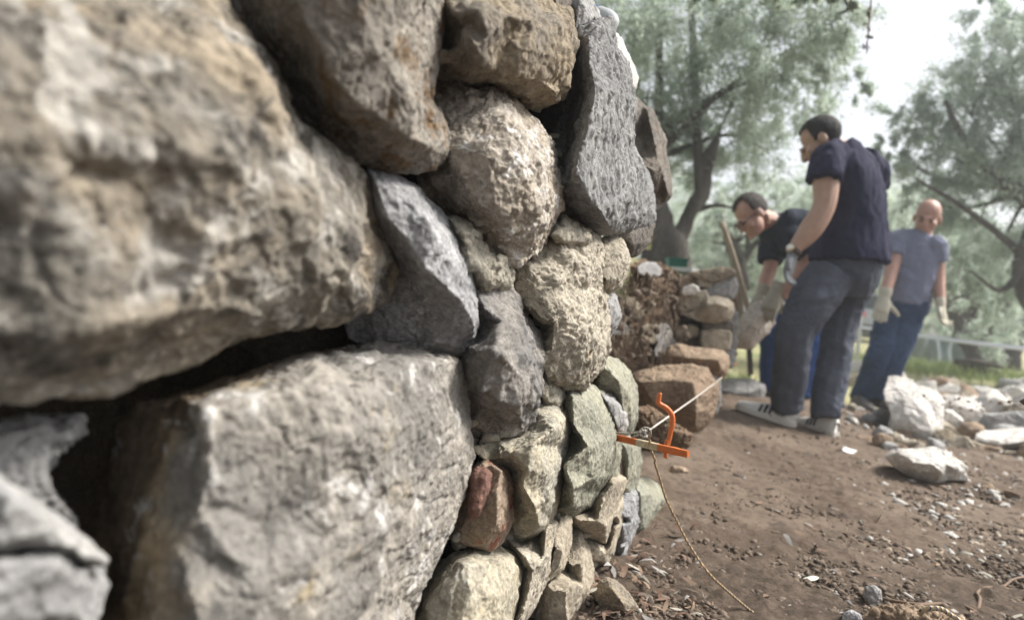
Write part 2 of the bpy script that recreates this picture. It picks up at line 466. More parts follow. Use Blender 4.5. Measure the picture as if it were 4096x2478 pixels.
M['conglom'] = rock_mat('dark conglomerate', (.25, .235, .215), (.16, .155, .15), (.25, .175, .10), (.42, .41, .40), .60, .60, 1.2, .6)
M['brick'] = rock_mat('old brick', (.27, .215, .165), (.235, .185, .145), (.20, .085, .06), (.34, .31, .27), .64, .53, 1.2, .5)
M['brick_red'] = rock_mat('worn red brick', (.17, .10, .08), (.13, .075, .062), (.10, .065, .052), (.24, .18, .15), .66, .58, 1.5, .5)
M['sand'] = rock_mat('pale sandstone', (.35, .31, .25), (.265, .235, .19), (.18, .15, .115), (.42, .40, .36), .62, .60, 1.0, .5)
M['grey'] = rock_mat('pale grey limestone', (.33, .325, .315), (.25, .25, .25), (.29, .25, .19), (.48, .47, .45), .60, .60, 1.0, .5)
M['white'] = rock_mat('white limestone', (.58, .56, .53), (.48, .46, .43), (.36, .31, .25), (.68, .67, .65), .58, .62, 1.0, .5)
M['boulder'] = rock_mat('earthy brown boulder', (.30, .235, .175), (.20, .15, .11), (.15, .105, .075), (.40, .34, .27), .60, .54, 0.7, .6)
M['whitish'] = rock_mat('chalky rubble', (.31, .312, .312), (.225, .222, .22), (.13, .125, .12), (.40, .40, .40), .58, .56, 1.0, .4)
M['soil'] = rock_mat('brown earth', (.175, .125, .088), (.120, .085, .060), (.085, .060, .043), (.24, .185, .14), .63, .55, 1.4, 1.0)

G_WALL = 'stones of the near dry stone wall'
def stone(label, mat, view, outline, ridges=(), name='wall_stone', cat='stone', group=G_WALL, **kw):
    me = stone_mesh(view, outline, ridges, **kw)
    return top(name, me, M[mat], label, cat, group)

# ---- the near wall, from the camera outward
stone('huge blurred tan and grey boulder filling the upper left of the wall', 'tan_grey', 'F',
      [(-260, -120, -.06), (150, -120, -.05), (500, -60, -.04), (560, 60, -.01), (640, 132, 0), (672, 185, 0), (692, 255, 0), (722, 300, .0), (790, 345, -.01),
       (850, 383, -.02), (890, 430, -.03), (906, 480, -.03), (936, 560, -.03), (966, 638, -.03), (955, 690, -.04), (920, 722, -.03), (890, 742, -.02),
       (800, 762, -.02), (700, 787, -.02), (560, 822, -.02), (430, 872, -.02), (300, 920, -.02), (150, 950, -.02), (0, 972, -.02), (-260, 985, -.05)],
      [[(-150, 60, .03), (100, 60, .035), (300, 100, .02), (480, 130, .045), (590, 170, .05)],
       [(590, 170, .05), (640, 260, .055), (700, 400, .05), (800, 520, .04), (880, 610, .01)],
       [(-150, 350, .05), (100, 330, .06), (350, 330, .07), (560, 400, .075), (680, 500, .06), (760, 620, .035)],
       [(-150, 560, .03), (150, 560, .055), (330, 530, .045), (480, 620, .06), (700, 690, .03), (840, 700, .01)],
       [(-150, 780, .05), (100, 800, .055), (300, 770, .06), (450, 740, .05), (600, 750, .03)]],
      thick=.22, vox=2.6, grow=1, prof='hollow')
stone('dark brown and grey slab overhanging the gap, behind the huge boulder', 'brown_under', 'F',
      [(560, -90, -.16), (500, -10, -.15), (600, 100, -.14), (640, 180, -.13), (680, 260, -.12), (740, 320, -.09), (800, 358, -.07), (860, 388, -.05), (930, 405, -.04), (1000, 413, -.03), (1042, 402, -.02),
       (1072, 372, -.01), (1077, 322, -.01), (1057, 272, -.01), (1032, 240, -.01), (1042, 190, -.01), (1058, 110, -.01), (1068, 40, -.01), (1072, -80, -.01)],
      [[(690, -60, .02), (730, 40, .035), (775, 110, .045), (800, 180, .05), (850, 240, .055), (920, 285, .05), (985, 330, .05), (1030, 350, .035)],
       [(850, -60, .07), (880, 60, .07), (930, 160, .065), (990, 250, .06)],
       [(980, -60, .075), (985, 60, .06), (1000, 150, .045)],
       [(680, 180, -.09), (760, 270, -.045), (860, 335, -.015), (960, 378, 0)]],
      thick=.2, prof='flat')
stone('square blocky brown stone high in the wall with a jutting knob', 'brown', 3,
      [(500, -60, -.03), (500, 100, -.04), (488, 280, -.05), (468, 350, -.06), (452, 420, -.08), (540, 442, -.09), (640, 464, -.09), (760, 478, -.09), (900, 530, -.08), (980, 572, -.06), (1060, 562, -.04),
       (1110, 542, -.02), (1160, 470, -.01), (1192, 380, -.01), (1222, 260, -.01), (1212, 130, -.02), (1170, 72, -.02), (1080, 30, -.03), (1000, -60, -.03)],
      [[(480, 300, -.02), (640, 375, .0), (780, 385, .02), (880, 340, .04), (950, 430, .035), (1030, 438, .03), (1120, 500, .02)],
       [(560, 60, .02), (700, 60, .045), (860, 90, .055), (1000, 110, .05), (1140, 150, .035)],
       [(680, 250, .055), (760, 200, .06)], [(850, 230, .03), (960, 270, .055), (1100, 300, .045), (1160, 330, .03)], [(620, 150, .02), (620, 260, .02)]],
      thick=.2, prof='knob')
stone('tall upright dark grey slate with a sharp vertical edge near the wall corner', 'slate', 3,
      [(1350, 108, -.03), (1410, 113, -.03), (1432, 180, -.03), (1443, 262, -.03), (1500, 340, -.03), (1542, 560, -.03), (1532, 700, -.03), (1525, 790, -.03), (1562, 850, -.03), (1590, 930, -.03), (1575, 1080, -.03),
       (1570, 1180, -.02), (1540, 1230, -.03), (1480, 1245, -.03), (1400, 1262, -.03), (1330, 1262, -.05), (1270, 1242, -.07), (1200, 1192, -.09), (1148, 1130, -.08), (1148, 990, -.07), (1122, 930, -.1), (1090, 800, -.13),
       (1050, 700, -.15), (980, 640, -.16), (960, 560, -.16), (1090, 520, -.14), (1190, 400, -.1), (1200, 310, -.08), (1222, 190, -.05), (1290, 140, -.04)],
      [[(1330, 150, .0), (1296, 200, .0), (1300, 360, .015), (1330, 470, .025), (1312, 600, .03), (1272, 760, .035), (1225, 905, .04), (1165, 1000, .0)],
       [(1165, 1000, .0), (1290, 1062, .035), (1365, 1150, .035), (1402, 1215, .02)],
       [(1420, 500, .02), (1440, 700, .02), (1440, 900, .02), (1480, 1080, .015), (1500, 1180, .0)],
       [(1200, 560, -.1), (1180, 760, -.085), (1170, 900, -.05)]],
      thick=.22, prof='slate')
stone('thin crinkled dark slate slice pressed against the upright slate', 'slate', 3,
      [(1500, 780), (1540, 800), (1575, 880), (1612, 942), (1630, 1010), (1642, 1085), (1653, 1170), (1630, 1225), (1560, 1250), (1500, 1240), (1520, 1000)],
      edge=-.05, bulge=-.015, thick=.14, prof='slate')
stone('small brown stone tucked under the tall dark slate', 'slate_brown', 3,
      [(1400, 1265), (1440, 1235), (1530, 1215), (1640, 1170), (1642, 1222), (1617, 1310), (1562, 1368), (1510, 1390), (1478, 1340)],
      [[(1440, 1262, -.03), (1520, 1275, -.02), (1600, 1230, -.03)], [(1530, 1330, -.025), (1590, 1310, -.03)]], edge=-.06, thick=.14, prof='lime')
stone('brown stone jutting from the wall corner against the trees', 'slate_brown', 3,
      [(1500, 490), (1515, 500), (1560, 540), (1595, 575), (1642, 605), (1682, 700), (1708, 765), (1700, 800), (1722, 900), (1742, 1000), (1740, 1060), (1700, 1095), (1650, 1132), (1560, 1080), (1500, 900)],
      [[(1620, 620, -.08), (1650, 760, -.075), (1670, 860, -.07), (1690, 915, -.07), (1725, 1040, -.075)], [(1600, 900, -.085), (1640, 925, -.07), (1690, 915, -.07)], [(1640, 1040, -.11), (1690, 1040, -.1)], [(1580, 700, -.11), (1600, 820, -.1)]],
      edge=-.13, thick=.2, prof='flat')
stone('flaky white stone peeking out behind the tall slate', 'white', 3,
      [(1390, 182), (1440, 186), (1470, 215), (1492, 280), (1532, 360), (1552, 420), (1546, 470), (1510, 490), (1440, 440)], edge=-.11, bulge=-.07, thick=.12, prof='slate')
stone('pale grey stone on the wall top beside the round bottle', 'grey', 3,
      [(1195, -60), (1285, -60), (1300, 10), (1332, 50), (1350, 92), (1320, 120), (1290, 140), (1222, 172), (1203, 100)],
      [[(1240, 0, -.03), (1260, 80, -.02), (1250, 130, -.03)], [(1300, 60, -.05), (1310, 100, -.05)]], edge=-.08, thick=.15, prof='lime')
stone('dark shaded stone at the very top of the wall', 'slate_brown', 3,
      [(990, -70), (1190, -70), (1200, 20), (1215, 130), (1180, 100), (1080, 40)], edge=-.10, bulge=-.05, thick=.15, prof='lime')
stone('pale quartz boulder with white crystals in the middle of the wall', 'quartz', 3,
      [(440, 425, -.05), (500, 432, -.05), (570, 440, -.05), (640, 490, -.05), (700, 520, -.05), (770, 487, -.05), (840, 520, -.05), (920, 560, -.05), (960, 620, -.04), (1030, 700, -.03), (1090, 780, -.03), (1112, 900, -.02), (1142, 1000, -.02), (1152, 1100, -.02),
       (1112, 1190, -.02), (1062, 1280, -.02), (1000, 1370, -.02), (920, 1422, -.02), (870, 1425, -.03), (780, 1375, -.04), (710, 1345, -.05), (670, 1275, -.06), (600, 1210, -.08), (520, 1140, -.09), (430, 1070, -.1), (380, 980, -.1),
       (400, 910, -.1), (470, 860, -.09), (500, 760, -.07), (480, 680, -.06), (450, 600, -.05)],
      [[(560, 560, .0), (700, 600, .02), (840, 640, .03), (960, 740, .03), (1040, 900, .03), (1080, 1080, .025)],
       [(560, 720, .01), (680, 800, .045), (800, 880, .055), (920, 960, .05), (1020, 1120, .045), (1000, 1240, .03)],
       [(560, 940, -.03), (680, 1020, .01), (800, 1120, .025), (880, 1260, .02)], [(650, 1160, -.035), (760, 1260, -.02), (860, 1340, -.01)]],
      thick=.22, prof='rough')
stone('blue grey angular stone with a white upper edge, wedged under the slab', 'blue', 'F',
      [(885, 408, -.05), (940, 418, -.05), (1000, 448, -.05), (1060, 508, -.05), (1102, 560, -.05), (1130, 620, -.04), (1143, 700, -.03), (1150, 780, -.03), (1135, 830, -.03), (1100, 856, -.04),
       (1000, 850, -.08), (900, 840, -.11), (840, 810, -.13), (820, 700, -.13), (880, 600, -.1), (880, 500, -.06)],
      [[(905, 440, .0), (930, 520, .01), (985, 580, .02), (1020, 640, .03), (1075, 690, .035), (1110, 722, .03), (1140, 770, .01)],
       [(985, 475, .015), (1040, 560, .035), (1090, 640, .03)], [(950, 640, -.06), (1020, 740, -.035), (1080, 790, -.01)]],
      thick=.2, prof='flat')
stone('crumbly grey mortar lump right of the blue grey stone', 'mortar', 'F',
      [(1080, 525), (1100, 530), (1150, 540), (1160, 585), (1185, 612), (1222, 620), (1232, 660), (1225, 692), (1165, 700), (1110, 640)], name='mortar_lump', cat='mortar', group='mortar lumps between the stones',
      edge=-.05, bulge=-.005, thick=.12, prof='mortar')
stone('cream stone smeared with pale mortar, under the quartz boulder', 'cream', 4,
      [(620, 165, -.05), (640, 100, -.07), (700, 40, -.06), (760, -10, -.05), (830, -80, -.05), (960, -100, -.04), (1010, -20, -.03), (1032, 60, -.03), (1022, 160, -.03), (1042, 250, -.03), (1040, 320, -.02), (1040, 400, -.02), (1010, 480, -.02), (950, 542, -.02), (872, 553, -.03),
       (790, 520, -.04), (770, 400, -.04), (780, 300, -.05), (690, 200, -.05)],
      [[(660, 150, -.03), (720, 160, .0), (800, 170, .005), (900, 160, .0), (980, 150, .0)], [(740, 60, -.02), (850, 60, .01), (960, 40, .01)],
       [(780, 250, .01), (860, 300, .03), (940, 340, .03), (1000, 360, .015)], [(790, 450, .01), (880, 455, .035), (960, 450, .025)]],
      thick=.2, prof='rough')
stone('crumbs of grey mortar squeezed out below the tall slate', 'mortar', 3,
      [(1075, 1270), (1110, 1225), (1150, 1180), (1215, 1205), (1290, 1250), (1335, 1275), (1345, 1330), (1300, 1345), (1200, 1330), (1120, 1320)], name='mortar_lump', cat='mortar', group='mortar lumps between the stones',
      edge=-.05, bulge=.0, thick=.1, prof='mortar')
stone('small rounded cream stone at the wall edge under the brown stone', 'cream', 4,
      [(1015, -40), (1060, -62), (1100, -45), (1122, 0), (1125, 50), (1105, 105), (1090, 142), (1052, 172), (1020, 160), (1010, 60)], edge=-.06, bulge=-.005, thick=.14, prof='rough')
stone('little dark grey stone at the wall edge below the cream stone', 'slate', 4,
      [(1020, 160), (1062, 170), (1075, 200), (1088, 265), (1070, 310), (1045, 345), (1020, 320)], edge=-.07, bulge=-.035, thick=.12, prof='lime')
stone('dark knobbly conglomerate stone with a brown underside', 'conglom', 4,
      [(500, 150, -.05), (580, 145, -.05), (645, 165, -.05), (702, 250, -.04), (762, 350, -.03), (792, 440, -.03), (772, 490, -.02), (775, 560, -.02), (752, 640, -.02), (702, 740, -.03), (640, 762, -.05), (560, 750, -.07), (480, 745, -.09), (455, 600, -.08), (450, 450, -.06), (470, 370, -.05), (500, 330, -.05)],
      [[(460, 500, -.02), (530, 560, .015), (600, 610, .03), (680, 625, .035), (745, 620, .01)], [(540, 230, -.01), (620, 290, .015), (700, 380, .02), (755, 450, .01)], [(500, 400, .01), (580, 400, .045), (650, 460, .045), (720, 540, .04)], [(520, 660, -.035), (620, 690, -.015)]],
      thick=.2, prof='knob')
stone('great grey and white rock with a brown left side in the lower foreground', 'patchy', 'F',
      [(335, 985, -.12), (420, 948, -.1), (600, 893, -.09), (750, 852, -.09), (900, 826, -.08), (1000, 838, -.07), (1080, 843, -.06), (1112, 870, -.04), (1120, 920, -.03), (1126, 1000, -.02), (1137, 1100, -.02), (1122, 1160, -.02), (1092, 1250, -.02), (1052, 1340, -.02), (1010, 1420, -.03), (992, 1500, -.04), (975, 1640, -.06),
       (230, 1640, -.12), (225, 1500, -.13), (238, 1380, -.14), (240, 1250, -.15), (245, 1160, -.15), (262, 1080, -.15), (300, 1015, -.14)],
      [[(490, 985, .03), (505, 1080, .035), (515, 1170, .045), (480, 1230, .045), (420, 1300, .03), (370, 1400, .02), (340, 1560, .02)],
       [(490, 985, .03), (620, 960, .035), (760, 912, .045), (870, 920, .045), (980, 880, .03), (1070, 870, .01)],
       [(620, 1080, .045), (780, 1060, .06), (930, 1030, .06), (1060, 1010, .03)], [(515, 1170, .045), (640, 1240, .05), (800, 1300, .065), (940, 1250, .055), (1050, 1180, .02)],
       [(470, 1450, .06), (620, 1420, .075), (760, 1480, .07), (880, 1450, .05)], [(480, 1600, .07), (700, 1600, .07), (880, 1600, .04)]],
      thick=.24, vox=1.9, prof='flat')
b = empty('brick', wall_pt(0.82, 0, .2), 'worn red brick stub squeezed beside the great foreground rock', 'brick')
child('brick_body', stone_mesh(4, [(490, 850, -.04), (560, 855, -.04), (640, 895, -.03), (655, 950, -.02), (652, 1080, -.02), (635, 1130, -.02), (600, 1185, -.03), (560, 1202, -.03), (490, 1192, -.05), (405, 1150, -.07), (425, 1080, -.07), (455, 980, -.06), (478, 900, -.05)],
      [[(500, 900, -.01), (530, 1000, -.01), (520, 1100, -.01), (500, 1160, -.02)], [(585, 890, .01), (595, 1000, .012), (580, 1100, .01), (560, 1170, -.005)]], thick=.16, prof='smooth'), M['brick'], b)
child('broken_face', stone_mesh(4, [(505, 868, -0.019), (545, 872, -0.011), (578, 900, -0.003), (572, 960, -0.001), (545, 1010, -0.003), (520, 1070, -0.007), (482, 1095, -0.019), (468, 1040, -0.023), (475, 960, -0.023), (488, 905, -0.021)],
      [[(505, 900, -0.007), (500, 980, -0.005), (490, 1060, -0.009)], [(550, 890, 0.005), (545, 960, 0.007), (525, 1030, 0.001)]], thick=.03, prof='smooth', grow=0, sm=1), M['brick_red'], b)
stone('cream and yellow stone with a rusty stain, right of the brick', 'yellow', 4,
      [(490, 800, -.06), (600, 768, -.05), (690, 740, -.05), (740, 640, -.05), (770, 612, -.05), (820, 615, -.04), (880, 665, -.03), (892, 720, -.03), (872, 800, -.03), (852, 900, -.03), (842, 1000, -.03), (812, 1080, -.03), (762, 1140, -.03), (682, 1168, -.06), (635, 1145, -.08), (640, 1000, -.06), (640, 900, -.05), (560, 850, -.05)],
      [[(650, 820, .0), (740, 780, .03), (820, 720, .03)], [(665, 990, -.03), (695, 945, .02), (745, 1030, .03), (765, 1110, .01)], [(720, 880, .03), (800, 900, .03), (800, 1010, .02)]],
      thick=.2, prof='flat')
stone('broad olive grey stone beside the orange clamp', 'olive', 4,
      [(770, 620), (862, 598), (878, 560), (960, 543), (1022, 578), (1060, 650), (1082, 740), (1087, 830), (1072, 905), (1012, 962), (992, 1022), (922, 1062), (852, 1063), (822, 1040), (828, 980), (850, 900), (870, 800), (885, 720), (860, 665)],
      [[(900, 600, -.005), (980, 640, .01), (1030, 740, .01), (1040, 830, .005)], [(900, 700, .01), (960, 790, .03), (1000, 800, .028), (985, 920, .022)], [(870, 880, .01), (900, 960, .025), (900, 1030, .01)]],
      edge=-.05, thick=.18, prof='flat')
stone('crumbly mortar between the olive stone and the conglomerate', 'mortar', 4,
      [(750, 560), (775, 510), (820, 540), (860, 570), (872, 620), (850, 650), (790, 620)], name='mortar_lump', cat='mortar', group='mortar lumps between the stones', edge=-.07, bulge=-.025, thick=.1, prof='mortar')
stone('flat grey green slab standing on edge above the orange clamp', 'olive', 4,
      [(960, 545, -.08), (990, 510, -.08), (1020, 450, -.07), (1035, 428, -.07), (1082, 448, -.08), (1130, 498, -.08), (1155, 580, -.08), (1152, 680, -.08), (1140, 720, -.09), (1115, 745, -.09), (1060, 760, -.1), (1020, 640, -.09)],
      [[(1025, 470, -.03), (1080, 520, -.02), (1110, 590, -.02), (1125, 680, -.03), (1118, 730, -.05)], [(1000, 530, -.06), (1060, 590, -.06), (1090, 680, -.06)]], thick=.14, prof='smooth')
stone('thin pale grey sliver between the olive stone and the slab', 'grey', 4,
      [(1005, 570), (1060, 588), (1085, 615), (1092, 645), (1115, 660), (1119, 700), (1100, 735), (1078, 742), (1060, 680)], edge=-.06, bulge=-.02, thick=.1, prof='slate')
stone('upright dark green slate below the orange clamp', 'olive', 4,
      [(1070, 740), (1120, 750), (1165, 800), (1168, 850), (1160, 905), (1142, 982), (1092, 978), (1085, 900), (1060, 820)],
      [[(1110, 790, -.05), (1125, 830, -.05), (1120, 900, -.05), (1110, 950, -.06)]], edge=-.09, thick=.14, prof='slate')
stone('tan stone under the olive grey stone', 'sand', 4,
      [(890, 1062, -.07), (960, 1030, -.07), (1000, 980, -.07), (1040, 900, -.07), (1090, 830, -.07), (1122, 860, -.07), (1118, 920, -.06), (1095, 975, -.05), (1062, 1060, -.04), (1032, 1172, -.04), (960, 1152, -.07), (895, 1100, -.09)],
      [[(920, 1085, -.02), (1000, 1090, .005), (1030, 1110, .0)], [(1020, 1000, .005), (1060, 940, -.005)]], thick=.18, prof='flat')
stone('smooth pale stone at the wall foot beside the dark blue grey one', 'sand', 4,
      [(940, 1160), (1030, 1165), (1050, 1110), (1085, 1000), (1102, 980), (1097, 1100), (1062, 1230), (1032, 1272), (980, 1252), (955, 1220)], edge=-.07, bulge=-.03, thick=.15, prof='smooth')
stone('pitted blue grey stone standing at the wall foot', 'blue', 4,
      [(1085, 985), (1125, 960), (1165, 965), (1168, 1080), (1132, 1180), (1112, 1280), (1062, 1292), (1035, 1265), (1065, 1200), (1090, 1100)], edge=-.09, bulge=-.045, thick=.15, prof='rough')
stone('rounded greenish stone farthest along the wall foot', 'olive', 4,
      [(1150, 930), (1190, 918), (1240, 948), (1272, 1000), (1255, 1040), (1222, 1080), (1192, 1160), (1142, 1192), (1120, 1180), (1150, 1060)], edge=-.12, bulge=-.06, thick=.16, prof='smooth')
stone('tall thin tan stone between the cream stone and the wall foot', 'sand', 4,
      [(820, 1065, -.06), (862, 1062, -.05), (895, 1058, -.04), (885, 1180, -.03), (862, 1275, -.03), (792, 1335, -.04), (795, 1240, -.06)], [[(860, 1100, -.01), (845, 1200, .0), (825, 1280, -.01)]], thick=.16, prof='smooth')
stone('long tan upright stone low in the wall under the cream one', 'cream', 4,
      [(620, 1150, -.08), (690, 1168, -.07), (750, 1145, -.06), (810, 1080, -.05), (842, 1058, -.04), (842, 1100, -.03), (815, 1220, -.03), (792, 1320, -.03), (742, 1430, -.03), (700, 1500, -.04), (660, 1600, -.05), (600, 1600, -.08), (640, 1400, -.08), (660, 1280, -.08)],
      [[(700, 1230, -.01), (740, 1290, .005), (715, 1400, .005), (680, 1500, .0)], [(790, 1130, .0), (780, 1250, .005)]], thick=.2, prof='flat')
stone('pale smooth block at the bottom beside the great foreground rock', 'yellow', 4,
      [(330, 1270, -.09), (400, 1238, -.08), (500, 1208, -.07), (600, 1198, -.06), (660, 1225, -.05), (692, 1280, -.04), (688, 1350, -.03), (668, 1430, -.03), (650, 1600, -.04), (220, 1600, -.1), (280, 1420, -.1)],
      [[(360, 1310, -.02), (480, 1270, .005), (600, 1255, .01), (665, 1290, .0)], [(340, 1450, .0), (480, 1400, .03), (620, 1390, .025)], [(350, 1560, .02), (560, 1560, .03)]], thick=.22, prof='smooth')
stone('grey brown stone at the wall foot behind the loose brown rock', 'sand', 4,
      [(870, 1120, -.08), (930, 1138, -.07), (972, 1210, -.06), (977, 1290, -.05), (993, 1380, -.05), (965, 1450, -.05), (945, 1510, -.05), (900, 1600, -.06), (720, 1600, -.08), (730, 1500, -.08), (785, 1340, -.07), (850, 1280, -.07)],
      [[(890, 1190, -.02), (930, 1250, -.01), (940, 1350, -.005), (925, 1440, -.01)], [(800, 1400, -.01), (850, 1350, .0), (850, 1500, .0)]], thick=.2, prof='smooth')
# blurred rubble in the dark hollow at the lower left
stone('pointed grey stone blade jutting out at the lower left', 'grey', 2,
      [(-260, 700), (-100, 760), (0, 815), (100, 878), (250, 985), (400, 1095), (515, 1195), (500, 1222), (440, 1215), (330, 1172), (150, 1132), (0, 1160), (-260, 1180)],
      edge=.05, bulge=.085, thick=.08, vox=2.4, prof='smooth')
stone('chalky white rubble stone in the bottom left corner', 'whitish', 2,
      [(-260, 1160), (0, 1160), (150, 1150), (300, 1155), (365, 1255), (420, 1250), (485, 1235), (500, 1330), (470, 1420), (440, 1560), (-260, 1700)],
      edge=.03, bulge=.09, thick=.18, vox=2.4, prof='flat')
stone('shaded white rubble stone inside the dark hollow', 'whitish', 2,
      [(-260, 560), (0, 560), (100, 520), (200, 520), (395, 515), (400, 590), (280, 670), (215, 780), (240, 880), (340, 980), (380, 1080), (100, 1060), (-260, 900)],
      edge=-.10, bulge=-.045, thick=.16, vox=2.4, prof='rough')
# unseen packing closed in to darken gaps, carried behind the camera for shade
def sheet(fn, nu, nv):
    co = np.array([fn(i / (nu - 1), j / (nv - 1)) for j in range(nv) for i in range(nu)])
    a = np.arange(nu * nv).reshape(nv, nu)
    q = np.stack([a[:-1, :-1], a[:-1, 1:], a[1:, 1:], a[1:, :-1]], -1).reshape(-1, 4)
    return co, q
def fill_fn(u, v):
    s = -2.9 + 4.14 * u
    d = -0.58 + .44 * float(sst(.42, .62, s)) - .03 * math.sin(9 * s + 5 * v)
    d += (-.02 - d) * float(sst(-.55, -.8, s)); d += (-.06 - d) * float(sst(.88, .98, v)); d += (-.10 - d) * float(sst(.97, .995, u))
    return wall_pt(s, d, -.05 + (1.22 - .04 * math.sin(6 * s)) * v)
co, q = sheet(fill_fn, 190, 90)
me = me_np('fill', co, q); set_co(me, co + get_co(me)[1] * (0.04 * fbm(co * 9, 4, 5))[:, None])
M['bedding'] = rock_mat('gap-shade bedding mortar', (.055, .045, .036), (.040, .033, .027), (.03, .025, .02), (.08, .07, .058), .62, .55, 1.6, 1.0)  # near-black so the gaps look deep; their shade is in the colour
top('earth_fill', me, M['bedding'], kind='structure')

# chips and mortar crumbs packed in the joints
rj = np.random.RandomState(17); bmj = bmesh.new(); bmesh.ops.create_icosphere(bmj, subdivisions=2, radius=1)
jv = np.array([v.co[:] for v in bmj.verts]); jf = np.array([[v.index for v in f.verts] for f in bmj.faces]); bmj.free()
JV, JF = [], []
for k in range(420):
    x, y = rj.uniform(455, 632), rj.uniform(70, 600)
    z_ = wall_z(x, y, rj.uniform(-.085, -.05))
    if z_ > 1.62 or x > 520 + .26 * min(y, 480): continue
    c = np.array(at(x, y, z_)); r_ = rj.uniform(.006, .020); sc_ = r_ * rj.uniform(.5, 1.2, 3)
    Qm, _ = np.linalg.qr(rj.normal(size=(3, 3))); v = (jv * (1 + .2 * rj.normal(size=(len(jv), 1)).clip(-1.5, 1.5)) * sc_) @ Qm.T + c
    JF.append(jf + len(jv) * len(JV)); JV.append(v)
top('joint_chips', me_np('chips', np.concatenate(JV), np.concatenate(JF)), M['mortar'], kind='stuff', smooth=False)

# ------------------------------------------------------------------ ground
def earth_mat():
    m, t, bs = new_mat('trodden earth')
    tc = nd(t, 'ShaderNodeTexCoord'); v = tc.outputs['Object']
    geo = nd(t, 'ShaderNodeSeparateXYZ'); t.links.new(v, geo.inputs[0])
    c = mixc(t, ramp(t, noise(t, v, None, 2.2, 7, 0.65, 0.5), 0.38, 0.62), (.108, .080, .060), (.175, .135, .104))
    c = mixc(t, ramp(t, noise(t, v, None, 16, 8, 0.7), 0.50, 0.66), c, (.072, .058, .048))
    c = mixc(t, ramp(t, noise(t, v, None, 60, 6, 0.7), 0.62, 0.70), c, (.29, .25, .205))
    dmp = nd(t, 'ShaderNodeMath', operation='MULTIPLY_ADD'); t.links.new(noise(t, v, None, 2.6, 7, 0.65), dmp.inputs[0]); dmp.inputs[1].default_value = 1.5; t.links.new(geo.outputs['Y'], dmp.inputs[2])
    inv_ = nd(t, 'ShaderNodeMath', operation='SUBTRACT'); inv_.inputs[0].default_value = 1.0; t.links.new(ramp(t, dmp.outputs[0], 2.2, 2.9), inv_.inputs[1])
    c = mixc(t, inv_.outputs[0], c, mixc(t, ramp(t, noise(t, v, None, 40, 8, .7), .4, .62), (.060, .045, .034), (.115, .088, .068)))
    # grass beyond the rubble, dry straw colour with green patches
    yv = nd(t, 'ShaderNodeMath', operation='MULTIPLY_ADD'); t.links.new(noise(t, v, None, 1.1, 5, 0.6), yv.inputs[0]); yv.inputs[1].default_value = 2.2
    t.links.new(geo.outputs['Y'], yv.inputs[2])
    g = mixc(t, ramp(t, noise(t, v, None, 0.8, 6, 0.6), 0.52, 0.66), (.33, .315, .175), (.17, .21, .080))
    g = mixc(t, ramp(t, noise(t, v, None, 9, 6, 0.7), 0.5, 0.7), g, (.30, .28, .19))
    c = mixc(t, ramp(t, yv.outputs[0], 6.3, 6.9), c, g)
    t.links.new(c, bs.inputs['Base Color']); bs.inputs['Roughness'].default_value = .95; bs.inputs['Specular IOR Level'].default_value = .15
    b = nd(t, 'ShaderNodeBump', Strength=0.9, Distance=0.012)
    t.links.new(noise(t, v, None, 55, 10, 0.75), b.inputs['Height']); t.links.new(b.outputs[0], bs.inputs['Normal'])
    return m
def axis_lines(a, b, step, far, grow=1.06):
    l = list(np.arange(a, b, step)); d = step
    while l[-1] < far: d *= grow; l.append(l[-1] + d)
    d = step; low = [a]
    while low[-1] > -far: d *= 1.09; low.append(low[-1] - d)
    return np.array(low[:0:-1] + l)
xs = axis_lines(0.0, 3.4, .011, 60); ys = axis_lines(0.85, 5.2, .011, 85)
X, Y = np.meshgrid(xs, ys); fx, fy = X.ravel(), Y.ravel()
base = gz(fx, fy)
P3 = np.stack([fx, fy, 0 * fx], 1)
near = (fx > -1) & (fx < 5) & (fy > .4) & (fy < 8)
dz = np.zeros(len(fx)); Q = P3[near]
amp = 0.4 + 0.6 * sst(-.15, .35, perlin(Q * 1.3, 8))
f1, f2, tl, rn = worley(Q * 26 + .3 * perlin(Q * 50, 4)[:, None], 5)
g1, g2, tg, rg = worley(Q * 60, 6)
dz[near] = (.020 * fbm(Q * 3, 3, 2) + .010 * fbm(Q * 11, 4, 3) + amp * (.024 * (np.maximum(0, .75 - f1) * rn) + .012 * np.maximum(0, .75 - g1) * rg) + .007 * fbm(Q * 60, 3, 7))
mid = ~near
dz[mid] = .05 * fbm(P3[mid] * .6, 3, 2) * sst(6, 14, fy[mid])
a = np.arange(len(fx)).reshape(X.shape)
q = np.stack([a[:-1, :-1], a[:-1, 1:], a[1:, 1:], a[1:, :-1]], -1).reshape(-1, 4)
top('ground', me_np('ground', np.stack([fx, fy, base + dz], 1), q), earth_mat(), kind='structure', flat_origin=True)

# raised terrace behind the retaining wall and the eroded earth bank in its gap
def terr_fn(u, v):
    y = -2.5 + 20 * v ** 1.6
    xr = min((1.013 * y - 1) / 1.824 - .66, .255 * y - .02)
    hgt = 1.12 - .28 * float(sst(1.6, 2.0, y)) - .012 * max(0, y - 2)
    if u == 0: return (xr + .03, y, -.3)
    return (xr - 9 * (u - 1 / 39) ** 1.5, y, hgt + .02 * math.sin(7 * y) + .03 * u)
co, q = sheet(terr_fn, 40, 110)
M['turf'] = plain_mat('dry turf', (.17, .17, .09), .95, .4, 6, .1)
top('terrace', me_np('terrace', co, q), M['turf'], kind='structure')
def bank_fn(u, v):
    s = 1.25 + 2.6 * u
    base_d = -.30 - .18 * math.sin(u * 3.14) - .14 * v
    return wall_pt(s, base_d, -.05 + (.95 - .10 * u) * v)
co, q = sheet(bank_fn, 260, 130)
me = me_np('bank', co, q); cc, nn = get_co(me)
